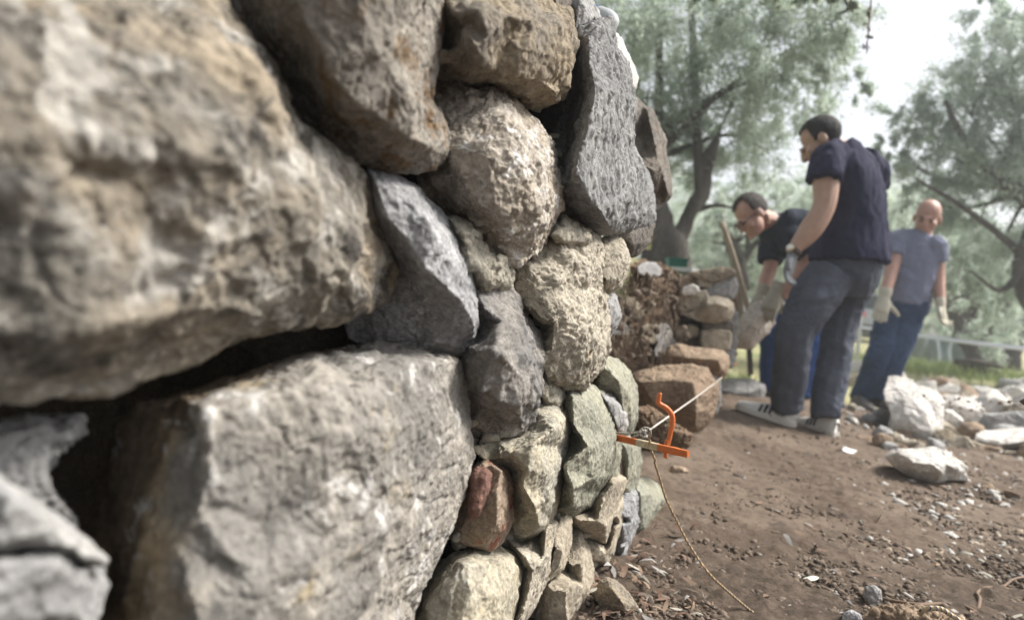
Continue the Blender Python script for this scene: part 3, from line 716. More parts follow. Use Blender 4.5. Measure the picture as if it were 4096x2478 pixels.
w1 = worley(cc * 14, 3); w2 = worley(cc * 38, 4)
d = .11 * fbm(cc * 3.2, 5, 3, .6) + .022 * w1[2] + .016 * w2[2] + .035 * fbm(cc * 22, 4, 8) + .04 * fbm(cc * np.array([16, 16, 5]), 4, 9, .6, True)
if float(nn[:, 0].mean()) < 0: d = -d
set_co(me, cc + nn * d[:, None])
top('earth_bank', me, M['soil'], kind='structure')

# ---- stones of the old broken wall stub and of the bank
G_OLD = 'stones of the older wall stub behind'
def dstone(label, mat, view, z, outline, ridges=(), group=None, name='loose_stone', lean=0.0, **kw):
    pz = z(*px(view, *outline[0][:2])) if callable(z) else z
    A_ = [px(view, q[0], q[1]) for q in outline]; sz_ = math.sqrt(abs(sum(A_[i - 1][0] * A_[i][1] - A_[i][0] * A_[i - 1][1] for i in range(len(A_)))) / 2) * pz / FPX
    kw.setdefault('edge', -.10 * sz_); kw.setdefault('bulge', .06 * sz_); kw.setdefault('thick', .3); kw.setdefault('vox', .75); kw.setdefault('sm', 1); kw.setdefault('grow', 2.8); kw.setdefault('rings', ((.93, .8), (.5, 1.0))); kw.setdefault('prof', 'flat')
    return stone(label, mat, view, outline, ridges, name=name, group=group, depth=z, **kw)
ZS = 3.45
BZ = lambda x, y: wall_z(x, y, -.45)
me = stone_mesh('v5', [(560, 300), (700, 260), (960, 240), (990, 300), (1000, 500), (995, 880), (900, 960), (560, 960)], (), depth=ZS + .17, thick=.5, edge=0, bulge=0, vox=1.8, prof='soil')
top('stub_fill', me, M['soil'], kind='structure')
SB = dict(group=G_OLD, name='wall_stone', grow=1.6)
dstone('flat dark capstone on top of the older wall stub', 'brown', 'v5', ZS - .04, [(688, 262), (700, 240), (760, 224), (900, 203), (985, 212), (1000, 240), (978, 262), (900, 292), (830, 312), (760, 285)], **SB)
dstone('small stone wedged under the capstone of the stub', 'sand', 'v5', ZS - .02, [(730, 292), (765, 280), (818, 290), (830, 318), (800, 342), (745, 338)], **SB)
dstone('flat brown stone left of the capstone on the stub', 'boulder', 'v5', ZS + .02, [(600, 300), (640, 280), (700, 285), (735, 300), (742, 335), (690, 345), (610, 350)], **SB)
dstone('grey stone at the right end of the stub under its capstone', 'grey', 'v5', ZS, [(788, 372), (800, 345), (850, 315), (935, 292), (1003, 280), (1020, 330), (1012, 392), (985, 432), (900, 424), (800, 412)], **SB)
dstone('large pale tan stone in the middle of the older stub', 'sand', 'v5', ZS - .05, [(598, 425), (618, 400), (700, 392), (782, 372), (800, 412), (782, 470), (740, 522), (680, 512), (632, 548), (600, 520)], **SB)
dstone('broad buff stone with a fluted front in the older stub', 'sand', 'v5', ZS - .08, [(742, 515), (768, 470), (800, 432), (870, 425), (955, 445), (988, 478), (985, 540), (960, 590), (840, 606), (765, 596), (690, 575), (630, 552), (690, 530)],
       [[(750, 535, .01), (800, 475, .05), (870, 468, .055), (950, 492, .03)], [(700, 558, -.02), (820, 575, .02), (930, 568, .01)]], **SB)
dstone('bright little stone lying on the stub beside the bank', 'white', 'v5', ZS - .1, [(612, 388), (630, 355), (690, 336), (722, 350), (736, 380), (700, 396), (640, 400)], **SB)
dstone('shaded tan stone low in the older stub', 'sand', 'v5', ZS, [(572, 668), (590, 640), (690, 636), (728, 655), (728, 712), (660, 722), (580, 710)], **SB)
dstone('squared tan block in the lower right of the stub', 'sand', 'v5', ZS - .04, [(758, 676), (850, 668), (962, 678), (974, 700), (968, 770), (958, 806), (880, 818), (770, 812), (755, 760)], **SB)
dstone('thin flat stone above the squared block of the stub', 'slate_brown', 'v5', ZS - .02, [(768, 618), (850, 608), (965, 602), (990, 625), (985, 665), (880, 662), (775, 660)], **SB)
dstone('dark narrow stone at the edge of the stub', 'slate', 'v5', ZS + .03, [(962, 520), (1000, 505), (1024, 560), (1022, 640), (990, 690), (962, 620)], **SB)
dstone('lowest dark stone at the corner of the stub', 'slate', 'v5', ZS + .03, [(915, 822), (975, 812), (1000, 830), (998, 890), (985, 935), (950, 945), (915, 915)], **SB)
dstone('grey block above the flat topped boulder in the stub', 'slate_brown', 'v5', ZS + .03, [(755, 820), (850, 825), (915, 822), (915, 900), (780, 890)], **SB)
dstone('small dark block under the shaded tan stone of the stub', 'slate_brown', 'v5', ZS + .05, [(590, 730), (700, 728), (752, 745), (752, 810), (690, 815), (600, 800)], **SB)
dstone('dark block deep in the stub above the shaded tan stone', 'slate_brown', 'v5', ZS + .12, [(575, 560), (640, 558), (755, 600), (765, 630), (700, 632), (575, 630)], **SB)
dstone('dark upright block at the right edge of the stub', 'slate', 'v5', ZS + .05, [(972, 695), (1010, 690), (1018, 760), (1000, 812), (968, 806)], **SB)
dstone('pointed tan stone sticking out of the root bank', 'sand', 'v5', BZ, [(185, 470), (215, 440), (250, 455), (290, 500), (318, 520), (305, 550), (260, 590), (205, 580), (180, 540)], [[(240, 480, .02), (290, 520, .05), (250, 570, .02)]], name='bank_stone', group='stones held in the earth bank')
dstone('round pale stone in the middle of the root bank', 'sand', 'v5', BZ, [(318, 660), (360, 642), (410, 645), (435, 680), (430, 725), (390, 750), (345, 745), (322, 710)], prof='smooth', name='bank_stone', group='stones held in the earth bank')
dstone('pale stone in the bank next to the near wall edge', 'grey', 'v5', BZ, [(90, 640), (130, 612), (180, 640), (215, 660), (190, 690), (110, 690), (80, 670)], name='bank_stone', group='stones held in the earth bank')
dstone('grey lumpy stone low in the bank beside the stub', 'grey', 'v5', BZ, [(420, 820), (450, 760), (510, 720), (550, 760), (562, 800), (500, 850), (430, 860)], name='bank_stone', group='stones held in the earth bank')
dstone('grey stone in the bank above the lumpy one', 'grey', 'v5', BZ, [(430, 680), (460, 630), (500, 650), (525, 700), (510, 750), (460, 760), (435, 730)], name='bank_stone', group='stones held in the earth bank')
dstone('weathered grey stone at the top edge of the bank', 'grey', 'v5', BZ, [(300, 200), (340, 178), (400, 180), (440, 215), (430, 255), (350, 250), (300, 235)], name='bank_stone', group='stones held in the earth bank')
# roots and small stones in the bank's torn face
rb_ = np.random.RandomState(12); bm = bmesh.new()
def bankp(x, y, h): return at(x, y, wall_z(x, y, h))
for k in range(230):
    x, y = rb_.uniform(606, 684), rb_.uniform(268, 350); h = -.36 - rb_.rand() * .1; dx = rb_.normal(0, 3)
    tube(bm, [bankp(x, y, h - .03), bankp(x + dx * .4, y + 4, h + .02), bankp(x + dx, y + rb_.uniform(8, 20), h + .02 * rb_.rand()), bankp(x + dx * 1.8, y + rb_.uniform(18, 40), h - .03)], [.0011, .0012, .001, .0005], seg=4, n=3)
top('bank_roots', bm_me(bm, 'roots'), plain_mat('dry rootlets', (.20, .155, .115), .9, .35, 30), kind='stuff')
# ---- boulders at the bank's foot
G_B = 'boulders lying at the foot of the bank'
dstone('large brown boulder with a pale right face behind the clamp', 'boulder', 'v5', 2.75,
       [(230, 1050, -.1), (260, 1000, -.1), (300, 985, -.1), (400, 962, -.1), (520, 945, -.1), (680, 940, -.1), (790, 960, -.08), (815, 1010, -.05), (855, 1070, -.05), (862, 1140, -.05), (850, 1230, -.05), (820, 1320, -.05), (770, 1380, -.04), (720, 1412, -.03), (640, 1395, -.04), (560, 1370, -.06), (450, 1330, -.08), (300, 1300, -.12), (255, 1200, -.12)],
       [[(300, 1060, .0), (450, 1040, .04), (600, 1040, .07), (690, 1060, .09)], [(690, 1060, .09), (715, 1150, .11), (715, 1280, .11), (712, 1370, .06)], [(400, 1200, .05), (550, 1220, .08)], [(800, 1150, .05), (790, 1270, .04)]], group=G_B, name='boulder', thick=.5)
dstone('flat topped earthy boulder against the stub', 'boulder', 'v5', 3.1,
       [(440, 900), (500, 830), (545, 795), (600, 785), (660, 805), (730, 820), (830, 818), (900, 830), (940, 860), (945, 920), (930, 990), (900, 1020), (800, 1010), (700, 990), (560, 990), (450, 980)],
       [[(520, 860, .02), (640, 870, .06), (760, 880, .07), (880, 890, .06), (900, 960, .05)]], group=G_B, name='boulder', thick=.5)
dstone('pale grey squared block beside the standing man\'s shoe', 'grey', 6, 4.5,
       [(690, 960), (700, 915), (760, 900), (880, 905), (945, 930), (948, 960), (930, 1030), (880, 1060), (760, 1062), (700, 1040)],
       [[(700, 960, .05), (790, 975, .09), (860, 970, .09), (935, 945, .04)], [(790, 975, .09), (790, 1040, .06)]], group=G_B, name='boulder', thick=.35)
dstone('grey stone half buried under the brown boulder\'s right end', 'slate', 'v5', 3.1, [(830, 1010), (870, 1010), (890, 1080), (890, 1200), (870, 1270), (835, 1280), (840, 1150)], group=G_B, name='boulder')
dstone('low earth covered stone behind the orange clamp', 'soil', 'v5', 2.0, [(250, 1290), (300, 1262), (400, 1280), (470, 1340), (560, 1390), (660, 1450), (640, 1520), (450, 1540), (260, 1540)], group=G_B, name='boulder', prof='soil', thick=.4, bulge=.04)
# ---- loose stones by the wall foot
def gstone(label, mat, view, outline, ridges=(), zoff=0.0, group='loose stones on the dirt floor', **kw):
    ys_ = [q[1] for q in outline]; k = ys_.index(max(ys_))
    z = hit(*px(view, outline[k][0], outline[k][1])) + zoff
    return dstone(label, mat, view, z, outline, ridges, group, **kw)
gstone('brown angular rock lying at the foot of the wall', 'brown', 4, [(1000, 1400), (1012, 1340), (1040, 1325), (1075, 1340), (1112, 1380), (1152, 1432), (1140, 1478), (1085, 1480), (1030, 1445)],
       [[(1020, 1380, .0), (1060, 1370, .015), (1100, 1420, .02), (1110, 1460, .01)]], edge=-.02, bulge=.02, thick=.08)
gstone('earth crusted rock at the bottom edge with rope on it', 'boulder', 7, [(1450, 1290), (1520, 1262), (1600, 1230), (1680, 1205), (1760, 1210), (1850, 1215), (1950, 1240), (2050, 1268), (2150, 1300), (2150, 1380), (1450, 1380)], zoff=.03, edge=-.03, bulge=.02, thick=.12, prof='soil')
gstone('small blue grey stone at the bottom edge of the photo', 'blue', 7, [(1418, 1270), (1425, 1240), (1460, 1230), (1500, 1245), (1512, 1272), (1490, 1300), (1420, 1300)], edge=-.01, bulge=.01, thick=.04)
gstone('pale lump of stone near the thin root', 'grey', 7, [(1545, 1130), (1555, 1095), (1590, 1085), (1620, 1110), (1622, 1150), (1590, 1185), (1560, 1170)], edge=-.01, bulge=.012, thick=.04)
gstone('flat pale stone half sunk in the dirt in front of the clamp', 'boulder', 7, [(390, 410), (430, 388), (480, 395), (505, 412), (470, 425), (410, 425)], edge=-.02, bulge=.01, thick=.06)
# ---- heap of white rubble at right
G_R = 'rubble stones heaped at the right'
def rub(label, mat, outline, ridges=(), z=None, dz=0, **kw):
    kw.setdefault('thick', .28); kw.setdefault('prof', 'block'); kw.setdefault('grow', 3.4)
    if z is None:
        ys_ = [q[1] for q in outline]; k = ys_.index(max(ys_)); z = hit(*px('v7', outline[k][0], outline[k][1])) + dz
    return dstone(label, mat, 'v7', z, outline, ridges, G_R, name='rubble_stone', **kw)
rub('biggest white rock of the heap with a pointed lower corner', 'white', [(115, 350, -.15), (165, 200, -.25), (230, 190, -.25), (400, 240, -.25), (450, 300, -.22), (560, 320, -.2), (660, 380, -.18), (720, 430, -.15), (690, 560, -.08), (690, 720, -.03), (660, 860, .0), (630, 945, .02), (580, 945, .0), (500, 900, -.01), (380, 840, -.03), (250, 770, -.05), (180, 720, -.07), (200, 560, -.1), (140, 440, -.12)],
    [[(200, 690, .0), (320, 740, .05), (430, 790, .07), (560, 880, .07)], [(300, 400, -.12), (430, 460, -.05), (540, 560, .02), (600, 720, .05)], [(330, 560, -.02), (400, 660, .04)], [(240, 280, -.18), (420, 330, -.15), (560, 420, -.1)]], z=4.15, thick=.35)
rub('low white rock with a jagged right edge in front of the heap', 'white', [(110, 1010), (160, 950), (260, 950), (380, 960), (480, 965), (600, 955), (740, 990), (800, 1040), (900, 1090), (960, 1150), (930, 1190), (965, 1265), (840, 1260), (740, 1250), (640, 1305), (540, 1290), (430, 1240), (330, 1190), (230, 1110)],
    [[(250, 1020, .03), (420, 1060, .09), (600, 1090, .1), (700, 1180, .09)], [(760, 1100, .05), (880, 1160, .04)]])
rub('long pale rock lying right of the biggest white one', 'white', [(700, 470), (790, 405), (880, 400), (1080, 455), (1130, 530), (1100, 600), (1040, 680), (920, 690), (900, 600), (760, 570), (710, 540)], [[(760, 490, .03), (900, 520, .08), (1080, 540, .05)], [(960, 600, .06), (1020, 620, .05)]], z=4.55)
rub('wide flat pale rock behind at the right edge', 'white', [(1080, 430), (1160, 395), (1250, 420), (1350, 430), (1480, 470), (1420, 560), (1280, 570), (1130, 560)], z=5.1)
rub('yellowish pale stone at the far right of the heap', 'sand', [(1400, 500), (1500, 480), (1700, 520), (1700, 600), (1500, 580), (1420, 570)], z=5.0)
rub('white stone at the heap\'s far end cut by the photo edge', 'white', [(1450, 450), (1520, 390), (1620, 360), (1800, 380), (1800, 500), (1560, 490)], z=5.4)
rub('grey layered rock across the right of the heap', 'grey', [(1080, 640), (1150, 570), (1300, 590), (1480, 560), (1800, 580), (1800, 760), (1500, 770), (1350, 740), (1200, 740), (1100, 720)], z=4.6)
rub('pale flat stone with a dark shaded front at the right edge', 'white', [(1085, 860, 0), (1110, 790, -.05), (1200, 760, -.08), (1500, 750, -.1), (1800, 770, -.1), (1800, 940, -.02), (1500, 970, -.05), (1350, 965, -.03), (1220, 930, -.01)], [[(1120, 860, .05), (1300, 880, .08), (1480, 850, .1), (1750, 820, .08)]], z=4.05)
rub('small white stone leaning in the middle of the heap', 'white', [(760, 640), (800, 590), (860, 590), (905, 640), (920, 700), (910, 790), (850, 750), (790, 690)], z=4.35)
rub('small pale stone beside the leaning one', 'white', [(700, 590), (740, 545), (810, 550), (830, 590), (770, 640), (720, 670)], z=4.45)
rub('pinkish brown lumpy stone in the middle of the heap', 'boulder', [(910, 740), (960, 690), (1060, 680), (1130, 720), (1150, 780), (1090, 860), (1000, 850), (930, 810)], z=4.2)
rub('tan stone with a black shaded side under the big white rock', 'brown', [(630, 900), (670, 770), (760, 760), (830, 810), (850, 870), (790, 990), (700, 980), (640, 940)], [[(780, 860, .05), (780, 960, .04)]], z=4.05)
rub('slab of tan rock wedged between the big white rock and the brown ones', 'sand', [(690, 690), (760, 680), (830, 740), (890, 800), (840, 830), (760, 780), (690, 740)], z=4.2)
rub('rounded tan stone in front of the heap', 'sand', [(780, 990), (800, 860), (870, 830), (980, 850), (1040, 930), (1050, 1000), (1040, 1080), (950, 1120), (850, 1060)], z=3.92)
rub('orange brown smooth stone in the heap', 'boulder', [(1040, 1040), (1070, 960), (1200, 930), (1310, 960), (1370, 1040), (1380, 1120), (1280, 1145), (1140, 1120), (1060, 1090)], z=3.88, prof='smooth')
rub('buff stone bridging the rounded one and the orange one', 'sand', [(960, 900), (1050, 880), (1200, 920), (1180, 980), (1080, 970), (1010, 960)], z=4.0)
rub('pale pinkish block right of the orange stone', 'sand', [(1355, 1020), (1400, 990), (1520, 1000), (1560, 1080), (1560, 1140), (1460, 1190), (1370, 1130)], z=3.85)
rub('small grey stone at the right edge of the heap', 'grey', [(1350, 1200), (1420, 1150), (1520, 1170), (1580, 1250), (1560, 1330), (1450, 1310), (1360, 1250)], z=3.6)
rub('brown stone cut by the right edge of the photo', 'boulder', [(1530, 1010), (1580, 930), (1700, 900), (1800, 1000), (1700, 1080), (1560, 1060)], z=3.8)
rub('long grey stone under the bald man\'s boots', 'grey', [(-20, 640), (0, 545), (80, 540), (200, 570), (240, 640), (200, 700), (90, 710), (0, 730)], z=4.5)
rub('little pyramid stone left of the low white rock', 'sand', [(140, 860), (215, 790), (260, 830), (295, 890), (250, 940), (170, 920)], dz=.02, thick=.1, edge=-.02, bulge=.02)
rub('pale pebble just behind the low white rock', 'sand', [(285, 920), (330, 875), (400, 865), (435, 900), (430, 945), (340, 955)], dz=.02, thick=.1, edge=-.02, bulge=.02)
rub('tan flat pebble left of the pyramid stone', 'boulder', [(0, 830), (60, 805), (150, 830), (160, 900), (80, 940), (0, 900)], dz=.02, thick=.1, edge=-.02, bulge=.02)
rub('grey pebble above the pyramid stone', 'grey', [(10, 770), (70, 720), (140, 750), (180, 790), (100, 805), (30, 800)], dz=.02, thick=.1, edge=-.02, bulge=.02)
VW['v9'] = VW[6]
for lab, mat, o, z in (('white stone seen between the standing man\'s legs', 'white', [(1225, 890), (1260, 860), (1300, 870), (1310, 920), (1240, 950)], 4.9),
                       ('white stone between the standing man and the bald man', 'white', [(1440, 850), (1450, 810), (1500, 795), (1540, 810), (1530, 870), (1480, 885)], 5.6),
                       ('buff stone right of the standing man\'s leg', 'sand', [(1450, 890), (1500, 870), (1530, 900), (1500, 940), (1450, 945)], 5.3),
                       ('pale stone behind the standing man\'s knee', 'white', [(1240, 940), (1290, 920), (1310, 980), (1260, 1010), (1215, 990)], 4.7),
                       ('tan flake at the standing man\'s right heel', 'boulder', [(1460, 1270), (1500, 1230), (1560, 1240), (1600, 1275), (1540, 1290), (1480, 1290)], 3.8)):
    dstone(lab, mat, 6, hit(*px(6, sum(q[0] for q in o) / 5, max(q[1] for q in o))) + .05, o, group=G_R, name='rubble_stone', thick=.12, edge=-.03, bulge=.02)

# smaller rubble filling the heap, one thing each
rr_ = random.Random(8); protos = []
for k in range(6):
    _seed[0] += 1; bm = bmesh.new(); bmesh.ops.create_icosphere(bm, subdivisions=4, radius=1)
    me = bm_me(bm, 'rubble_stone'); co, no = get_co(me); r0 = np.random.RandomState(k + 70); co *= np.array([1.0, r0.uniform(.55, .8), r0.uniform(.4, .6)])
    for _ in range(12):
        g = r0.normal(size=3); g /= np.linalg.norm(g); sdn = co @ g; tp_ = np.percentile(sdn, r0.uniform(72, 93)); co = co - np.outer(np.maximum(0, sdn - tp_) * .93, g)
    set_co(me, co); weather(me, 1.2, 300 + k, dict(layers=[('f', .3, .04), ('f', .12, .025), ('n', .05, .02)])); protos.append(me)
RM = ['white', 'white', 'grey', 'sand', 'white', 'boulder']
def poly_px(n, P4, smin, smax, lab, far=9):
    k = 0
    while k < n:
        u, v = rr_.random(), rr_.random()
        x = (1 - v) * ((1 - u) * P4[0][0] + u * P4[1][0]) + v * ((1 - u) * P4[3][0] + u * P4[2][0]); y = (1 - v) * ((1 - u) * P4[0][1] + u * P4[1][1]) + v * ((1 - u) * P4[3][1] + u * P4[2][1])
        p = ground_at(x, y)
        if p.y > far: k += 1; continue
        i = rr_.randrange(6); o = bpy.data.objects.new('rubble_stone', protos[i] if rr_.random() > 2 else protos[i]); COL.objects.link(o)
        s_ = smin + (smax - smin) * rr_.random() ** 1.6; o.location = p + Vector((0, 0, .10 * s_)); o.scale = (s_, s_, s_); o.rotation_euler = (rr_.uniform(-.6, .6), rr_.uniform(-.6, .6), rr_.uniform(0, 6.28))
        if not protos[i].materials: protos[i].materials.append(M[RM[i]]); protos[i].polygons.foreach_set('use_smooth', np.ones(len(protos[i].polygons), bool))
        tag(o, lab, 'stone', G_R); k += 1
poly_px(115, [(893, 388), (1045, 388), (1045, 452), (925, 425)], .13, .33, 'smaller rubble stone filling a gap between the large stones of the heap')
poly_px(26, [(805, 392), (900, 398), (935, 425), (850, 425)], .03, .10, 'small rubble stone scattered on the dirt between the men and the heap')
poly_px(16, [(868, 432), (965, 440), (965, 470), (875, 448)], .04, .12, 'pale broken stone lying around the low white rock')
poly_px(22, [(940, 455), (1035, 440), (1035, 530), (985, 500)], .02, .06, 'little stone lying on the dirt in front of the heap')
# ---- gravel, litter (nobody could count them)
rs = np.random.RandomState(5)
bmi = bmesh.new(); bmesh.ops.create_icosphere(bmi, subdivisions=2, radius=1)
ico_v = np.array([v.co[:] for v in bmi.verts]); ico_f = np.array([[v.index for v in f.verts] for f in bmi.faces]); bmi.free()
bmi = bmesh.new(); bmesh.ops.create_icosphere(bmi, subdivisions=1, radius=1)
ic1_v = np.array([v.co[:] for v in bmi.verts]); ic1_f = np.array([[v.index for v in f.verts] for f in bmi.faces]); bmi.free()
def scatter_px(n, xr, yr, dens=None):
    """ground points seen in a pixel window"""
    out = []
    while len(out) < n:
        x, y = rs.uniform(*xr), rs.uniform(*yr) 
        if dens and rs.rand() > dens(x, y): continue
        r = ray(x, y)
        if r.z > -.03: continue
        z = -CAM_H / r.z
        for _ in range(3):
            p = CAMP + r * z; z = (float(gz(p.x, p.y)) - CAM_H) / r.z
        p = CAMP + r * z
        if 1.824 * p.x - 1.013 * p.y + 1 < -.1 or z > 7: continue
        out.append(p)
    return np.array(out)
def pebbles(name, mat, pts, rmin, rmax, powr=3.0, iv=ic1_v, iff=ic1_f, sink=.3):
    n = len(pts); k = len(iv)
    rad = rmin + (rmax - rmin) * rs.rand(n) ** powr
    sc = rad[:, None] * rs.uniform(.55, 1.25, (n, 3)); sc[:, 2] *= .75
    A = rs.normal(size=(n, 3, 3)); Qm, _ = np.linalg.qr(A)
    v = iv[None] * (1 + .30 * rs.normal(size=(n, k, 1)).clip(-1.6, 1.6))
    v = np.einsum('nij,nkj->nki', Qm, v) * sc[:, None, :]
    th = rs.rand(n) * 6.28; c, s = np.cos(th), np.sin(th)
    R3 = np.zeros((n, 3, 3)); R3[:, 0, 0] = c; R3[:, 0, 1] = -s; R3[:, 1, 0] = s; R3[:, 1, 1] = c; R3[:, 2, 2] = 1
    v = np.einsum('nij,nkj->nki', R3, v)
    v += pts[:, None, :]; v[:, :, 2] += (rad * (1 - sink) * .5)[:, None]
    f = (iff[None] + (np.arange(n) * k)[:, None, None]).reshape(-1, 3)
    return top(name, me_np(name, v.reshape(-1, 3), f), mat, kind='stuff', flat_origin=True, smooth=False)
def pebble_mat(name, cols):
    m, t, bs = new_mat(name); geo = nd(t, 'ShaderNodeNewGeometry'); r = nd(t, 'ShaderNodeValToRGB')
    t.links.new(geo.outputs['Random Per Island'], r.inputs[0]); r.color_ramp.interpolation = 'CONSTANT'
    for i, c in enumerate(cols):
        e = r.color_ramp.elements[i] if i < 2 else r.color_ramp.elements.new(i / len(cols))
        e.position = i / len(cols); e.color = (*c, 1)
    tc = nd(t, 'ShaderNodeTexCoord'); n = noise(t, tc.outputs['Object'], None, 120, 6, .7)
    k = nd(t, 'ShaderNodeMapRange'); t.links.new(n, k.inputs[0]); k.inputs[3].default_value, k.inputs[4].default_value = .55, 1.45
    t.links.new(mixc(t, 1.0, r.outputs[0], k.outputs[0], 'MULTIPLY'), bs.inputs['Base Color'])
    bs.inputs['Roughness'].default_value = .92; bs.inputs['Specular IOR Level'].default_value = .2
    return m
M['peb'] = pebble_mat('mixed gravel', [(.11, .082, .06), (.14, .105, .08), (.19, .155, .125), (.10, .078, .06), (.24, .22, .195), (.13, .10, .078), (.17, .162, .158), (.33, .31, .285), (.09, .068, .054)])
M['clod'] = pebble_mat('earth clods', [(.135, .104, .080), (.115, .089, .069), (.155, .121, .095), (.10, .077, .06), (.128, .10, .078)])
M['chip'] = pebble_mat('stone chips', [(.40, .385, .36), (.30, .28, .25), (.47, .455, .43), (.25, .20, .15), (.34, .29, .23)])
pebbles('gravel', M['peb'], scatter_px(3600, (585, 1030), (395, 625), lambda x, y: .15 + .6 * ((x - 560) / 470 * (y - 380) / 240 * 2)), .0012, .010, 4.0, sink=.8)
pebbles('earth_clods', M['clod'], scatter_px(13000, (580, 1030), (430, 625), lambda x, y: .3 + .7 * (y - 430) / 190), .0015, .011, 4.0, sink=.8)
pebbles('stone_chips', M['chip'], scatter_px(1500, (830, 1030), (400, 560), lambda x, y: min(1, max(0, (x - 820 + (470 - y) * .3) / 120))), .002, .022, 4.5, iv=ic1_v, sink=1.2)
bp_ = np.array([list(bankp(rb_.uniform(604, 688), rb_.uniform(275, 372), -.43 + .05 * rb_.rand())) for _ in range(200)])
pebbles('bank_gravel', M['clod'], bp_, .004, .026, 3.0, sink=1)
# leaf litter: curled dry leaves, twigs
def leaf_cards(name, mat, pts, lmin, lmax, wr=.26, tilt=.35, flat=True, smooth=False):
    n = len(pts)
    L = rs.uniform(lmin, lmax, n); W = L * wr * rs.uniform(.6, 1.3, n)
    th = rs.rand(n) * 6.283; d = np.stack([np.cos(th), np.sin(th), rs.normal(0, tilt, n)], 1); d /= np.linalg.norm(d, axis=1)[:, None]
    up = np.stack([rs.normal(0, tilt, n), rs.normal(0, tilt, n), np.ones(n)], 1)
    s = np.cross(d, up); s /= np.linalg.norm(s, axis=1)[:, None]; u = np.cross(s, d)
    cur = rs.uniform(-.15, .25, n)
    prof = [(-.5, 0.06, 0), (-.22, .85, .6), (.1, 1, 1), (.35, .6, .5), (.5, .03, -.2)]
    v = []
    for a, w, c in prof:
        for sg in (-1, 1):
            v.append(pts + d * (L * a)[:, None] + s * (sg * W * w / 2)[:, None] + u * (L * cur * (c + .35 * abs(sg) * w))[:, None])
    v = np.stack(v, 1); f = np.array([[0, 2, 3, 1], [2, 4, 5, 3], [4, 6, 7, 5], [6, 8, 9, 7]])
    f = (f[None] + (np.arange(n) * 10)[:, None, None]).reshape(-1, 4)
    return me_np(name, v.reshape(-1, 3), f)
M['litter'] = pebble_mat('dry leaf litter', [(.16, .11, .08), (.22, .16, .115), (.30, .28, .24), (.13, .075, .055), (.26, .25, .24), (.10, .08, .065), (.15, .10, .075)])
pl_ = scatter_px(150, (590, 700), (530, 625), lambda x, y: 1 - (x - 590) / 150); pl2 = scatter_px(110, (700, 1030), (480, 625))
pts = np.concatenate([pl_, pl2]); pts[:, 2] += .006 + .01 * rs.rand(len(pts))
top('leaf_litter', leaf_cards('leaf_litter', M['litter'], pts, .018, .05, .22), M['litter'], kind='stuff', flat_origin=True)

# ------------------------------------------------------------------ trees
M['bark'] = rock_mat('olive bark', (.095, .085, .073), (.062, .055, .048), (.038, .033, .029), (.15, .14, .125), .62, .55, .5, 1.0, .3, stretch=(2, 2, .5))
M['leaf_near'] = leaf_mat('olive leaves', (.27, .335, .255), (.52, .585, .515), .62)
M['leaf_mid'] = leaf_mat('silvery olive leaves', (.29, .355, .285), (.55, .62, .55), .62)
M['leaf_far'] = leaf_mat('veil-paled olive leaves', (.34, .41, .31), (.58, .65, .56), .62)  # leaf colour lightened with distance to imitate the bright background veil
def foliage(name, mat, blobs, L, seed, droop=.6):
    r_ = np.random.RandomState(seed); allp = []; alld = []
    for c, rad, ncl, nl in blobs:
        d = r_.normal(size=(ncl, 3)); d /= np.linalg.norm(d, axis=1)[:, None]
        ctr = np.array(c) + d * (r_.rand(ncl) ** .45)[:, None] * np.array(rad)
        ax = d * .7 + r_.normal(0, .5, (ncl, 3)); ax[:, 2] -= droop; ax /= np.linalg.norm(ax, axis=1)[:, None]
        ext = np.mean(rad) * r_.uniform(.35, .8, ncl)
        t = r_.rand(ncl, nl); p = ctr[:, None] + ax[:, None] * (t * ext[:, None])[..., None]
        p += r_.normal(0, 1, (ncl, nl, 3)) * (ext * .20)[:, None, None] * (.35 + t)[..., None]
        dd = ax[:, None] * .8 + r_.normal(0, .6, (ncl, nl, 3))
        allp.append(p.reshape(-1, 3)); alld.append(dd.reshape(-1, 3))
    p = np.concatenate(allp); d = np.concatenate(alld); n = len(p)
    d /= np.linalg.norm(d, axis=1)[:, None]
    s = np.cross(d, r_.normal(size=(n, 3))); s /= np.linalg.norm(s, axis=1)[:, None]
    l = L * r_.uniform(.6, 1.25, n)[:, None]; w = l * r_.uniform(.10, .16, n)[:, None]
    v = np.stack([p - d * l / 2, p + s * w, p + d * l / 2, p - s * w], 1).reshape(-1, 3)
    return me_np(name, v, np.arange(4 * n).reshape(-1, 4))
G_T = 'olive trees of the grove'
def tree(label, base, trunks, limbs, blobs, leaf, L, seed, bark='bark', name='olive_tree', group=G_T, gap=.7):
    e = empty(name, base, label, 'tree', group)
    bm = bmesh.new()
    for pts, rad in trunks: tube(bm, pts, rad, seg=14, n=6)
    me = bm_me(bm, 'trunk')
    for_co, no = get_co(me); sz = max(max(r) for _, r in trunks)
    set_co(me, for_co + no * (sz * .6 * fbm(for_co * np.array([1, 1, .35]) / (sz * .8), 4, seed))[:, None])
    child('trunk', me, M[bark], e)
    if limbs:
        bm = bmesh.new()
        for pts, rad in limbs: tube(bm, pts, rad, seg=7, n=5)
        child('limbs', bm_me(bm, 'limbs'), M[bark], e)
    child('crown', foliage('crown', None, blobs, L, seed), M[leaf], e)
    return e
def pxblobs(lst, ncl, nl, asp=1.0):
    out = []
    for x, y, r, z in lst:
        R = r * z / FPX
        out.append((at(x, y, z), (R, R * 1.0, R * .85), max(3, int(ncl * (r / 50) ** 2)), nl))
    return out
def g3(x, y): return Vector((x, y, float(gz(x, y))))
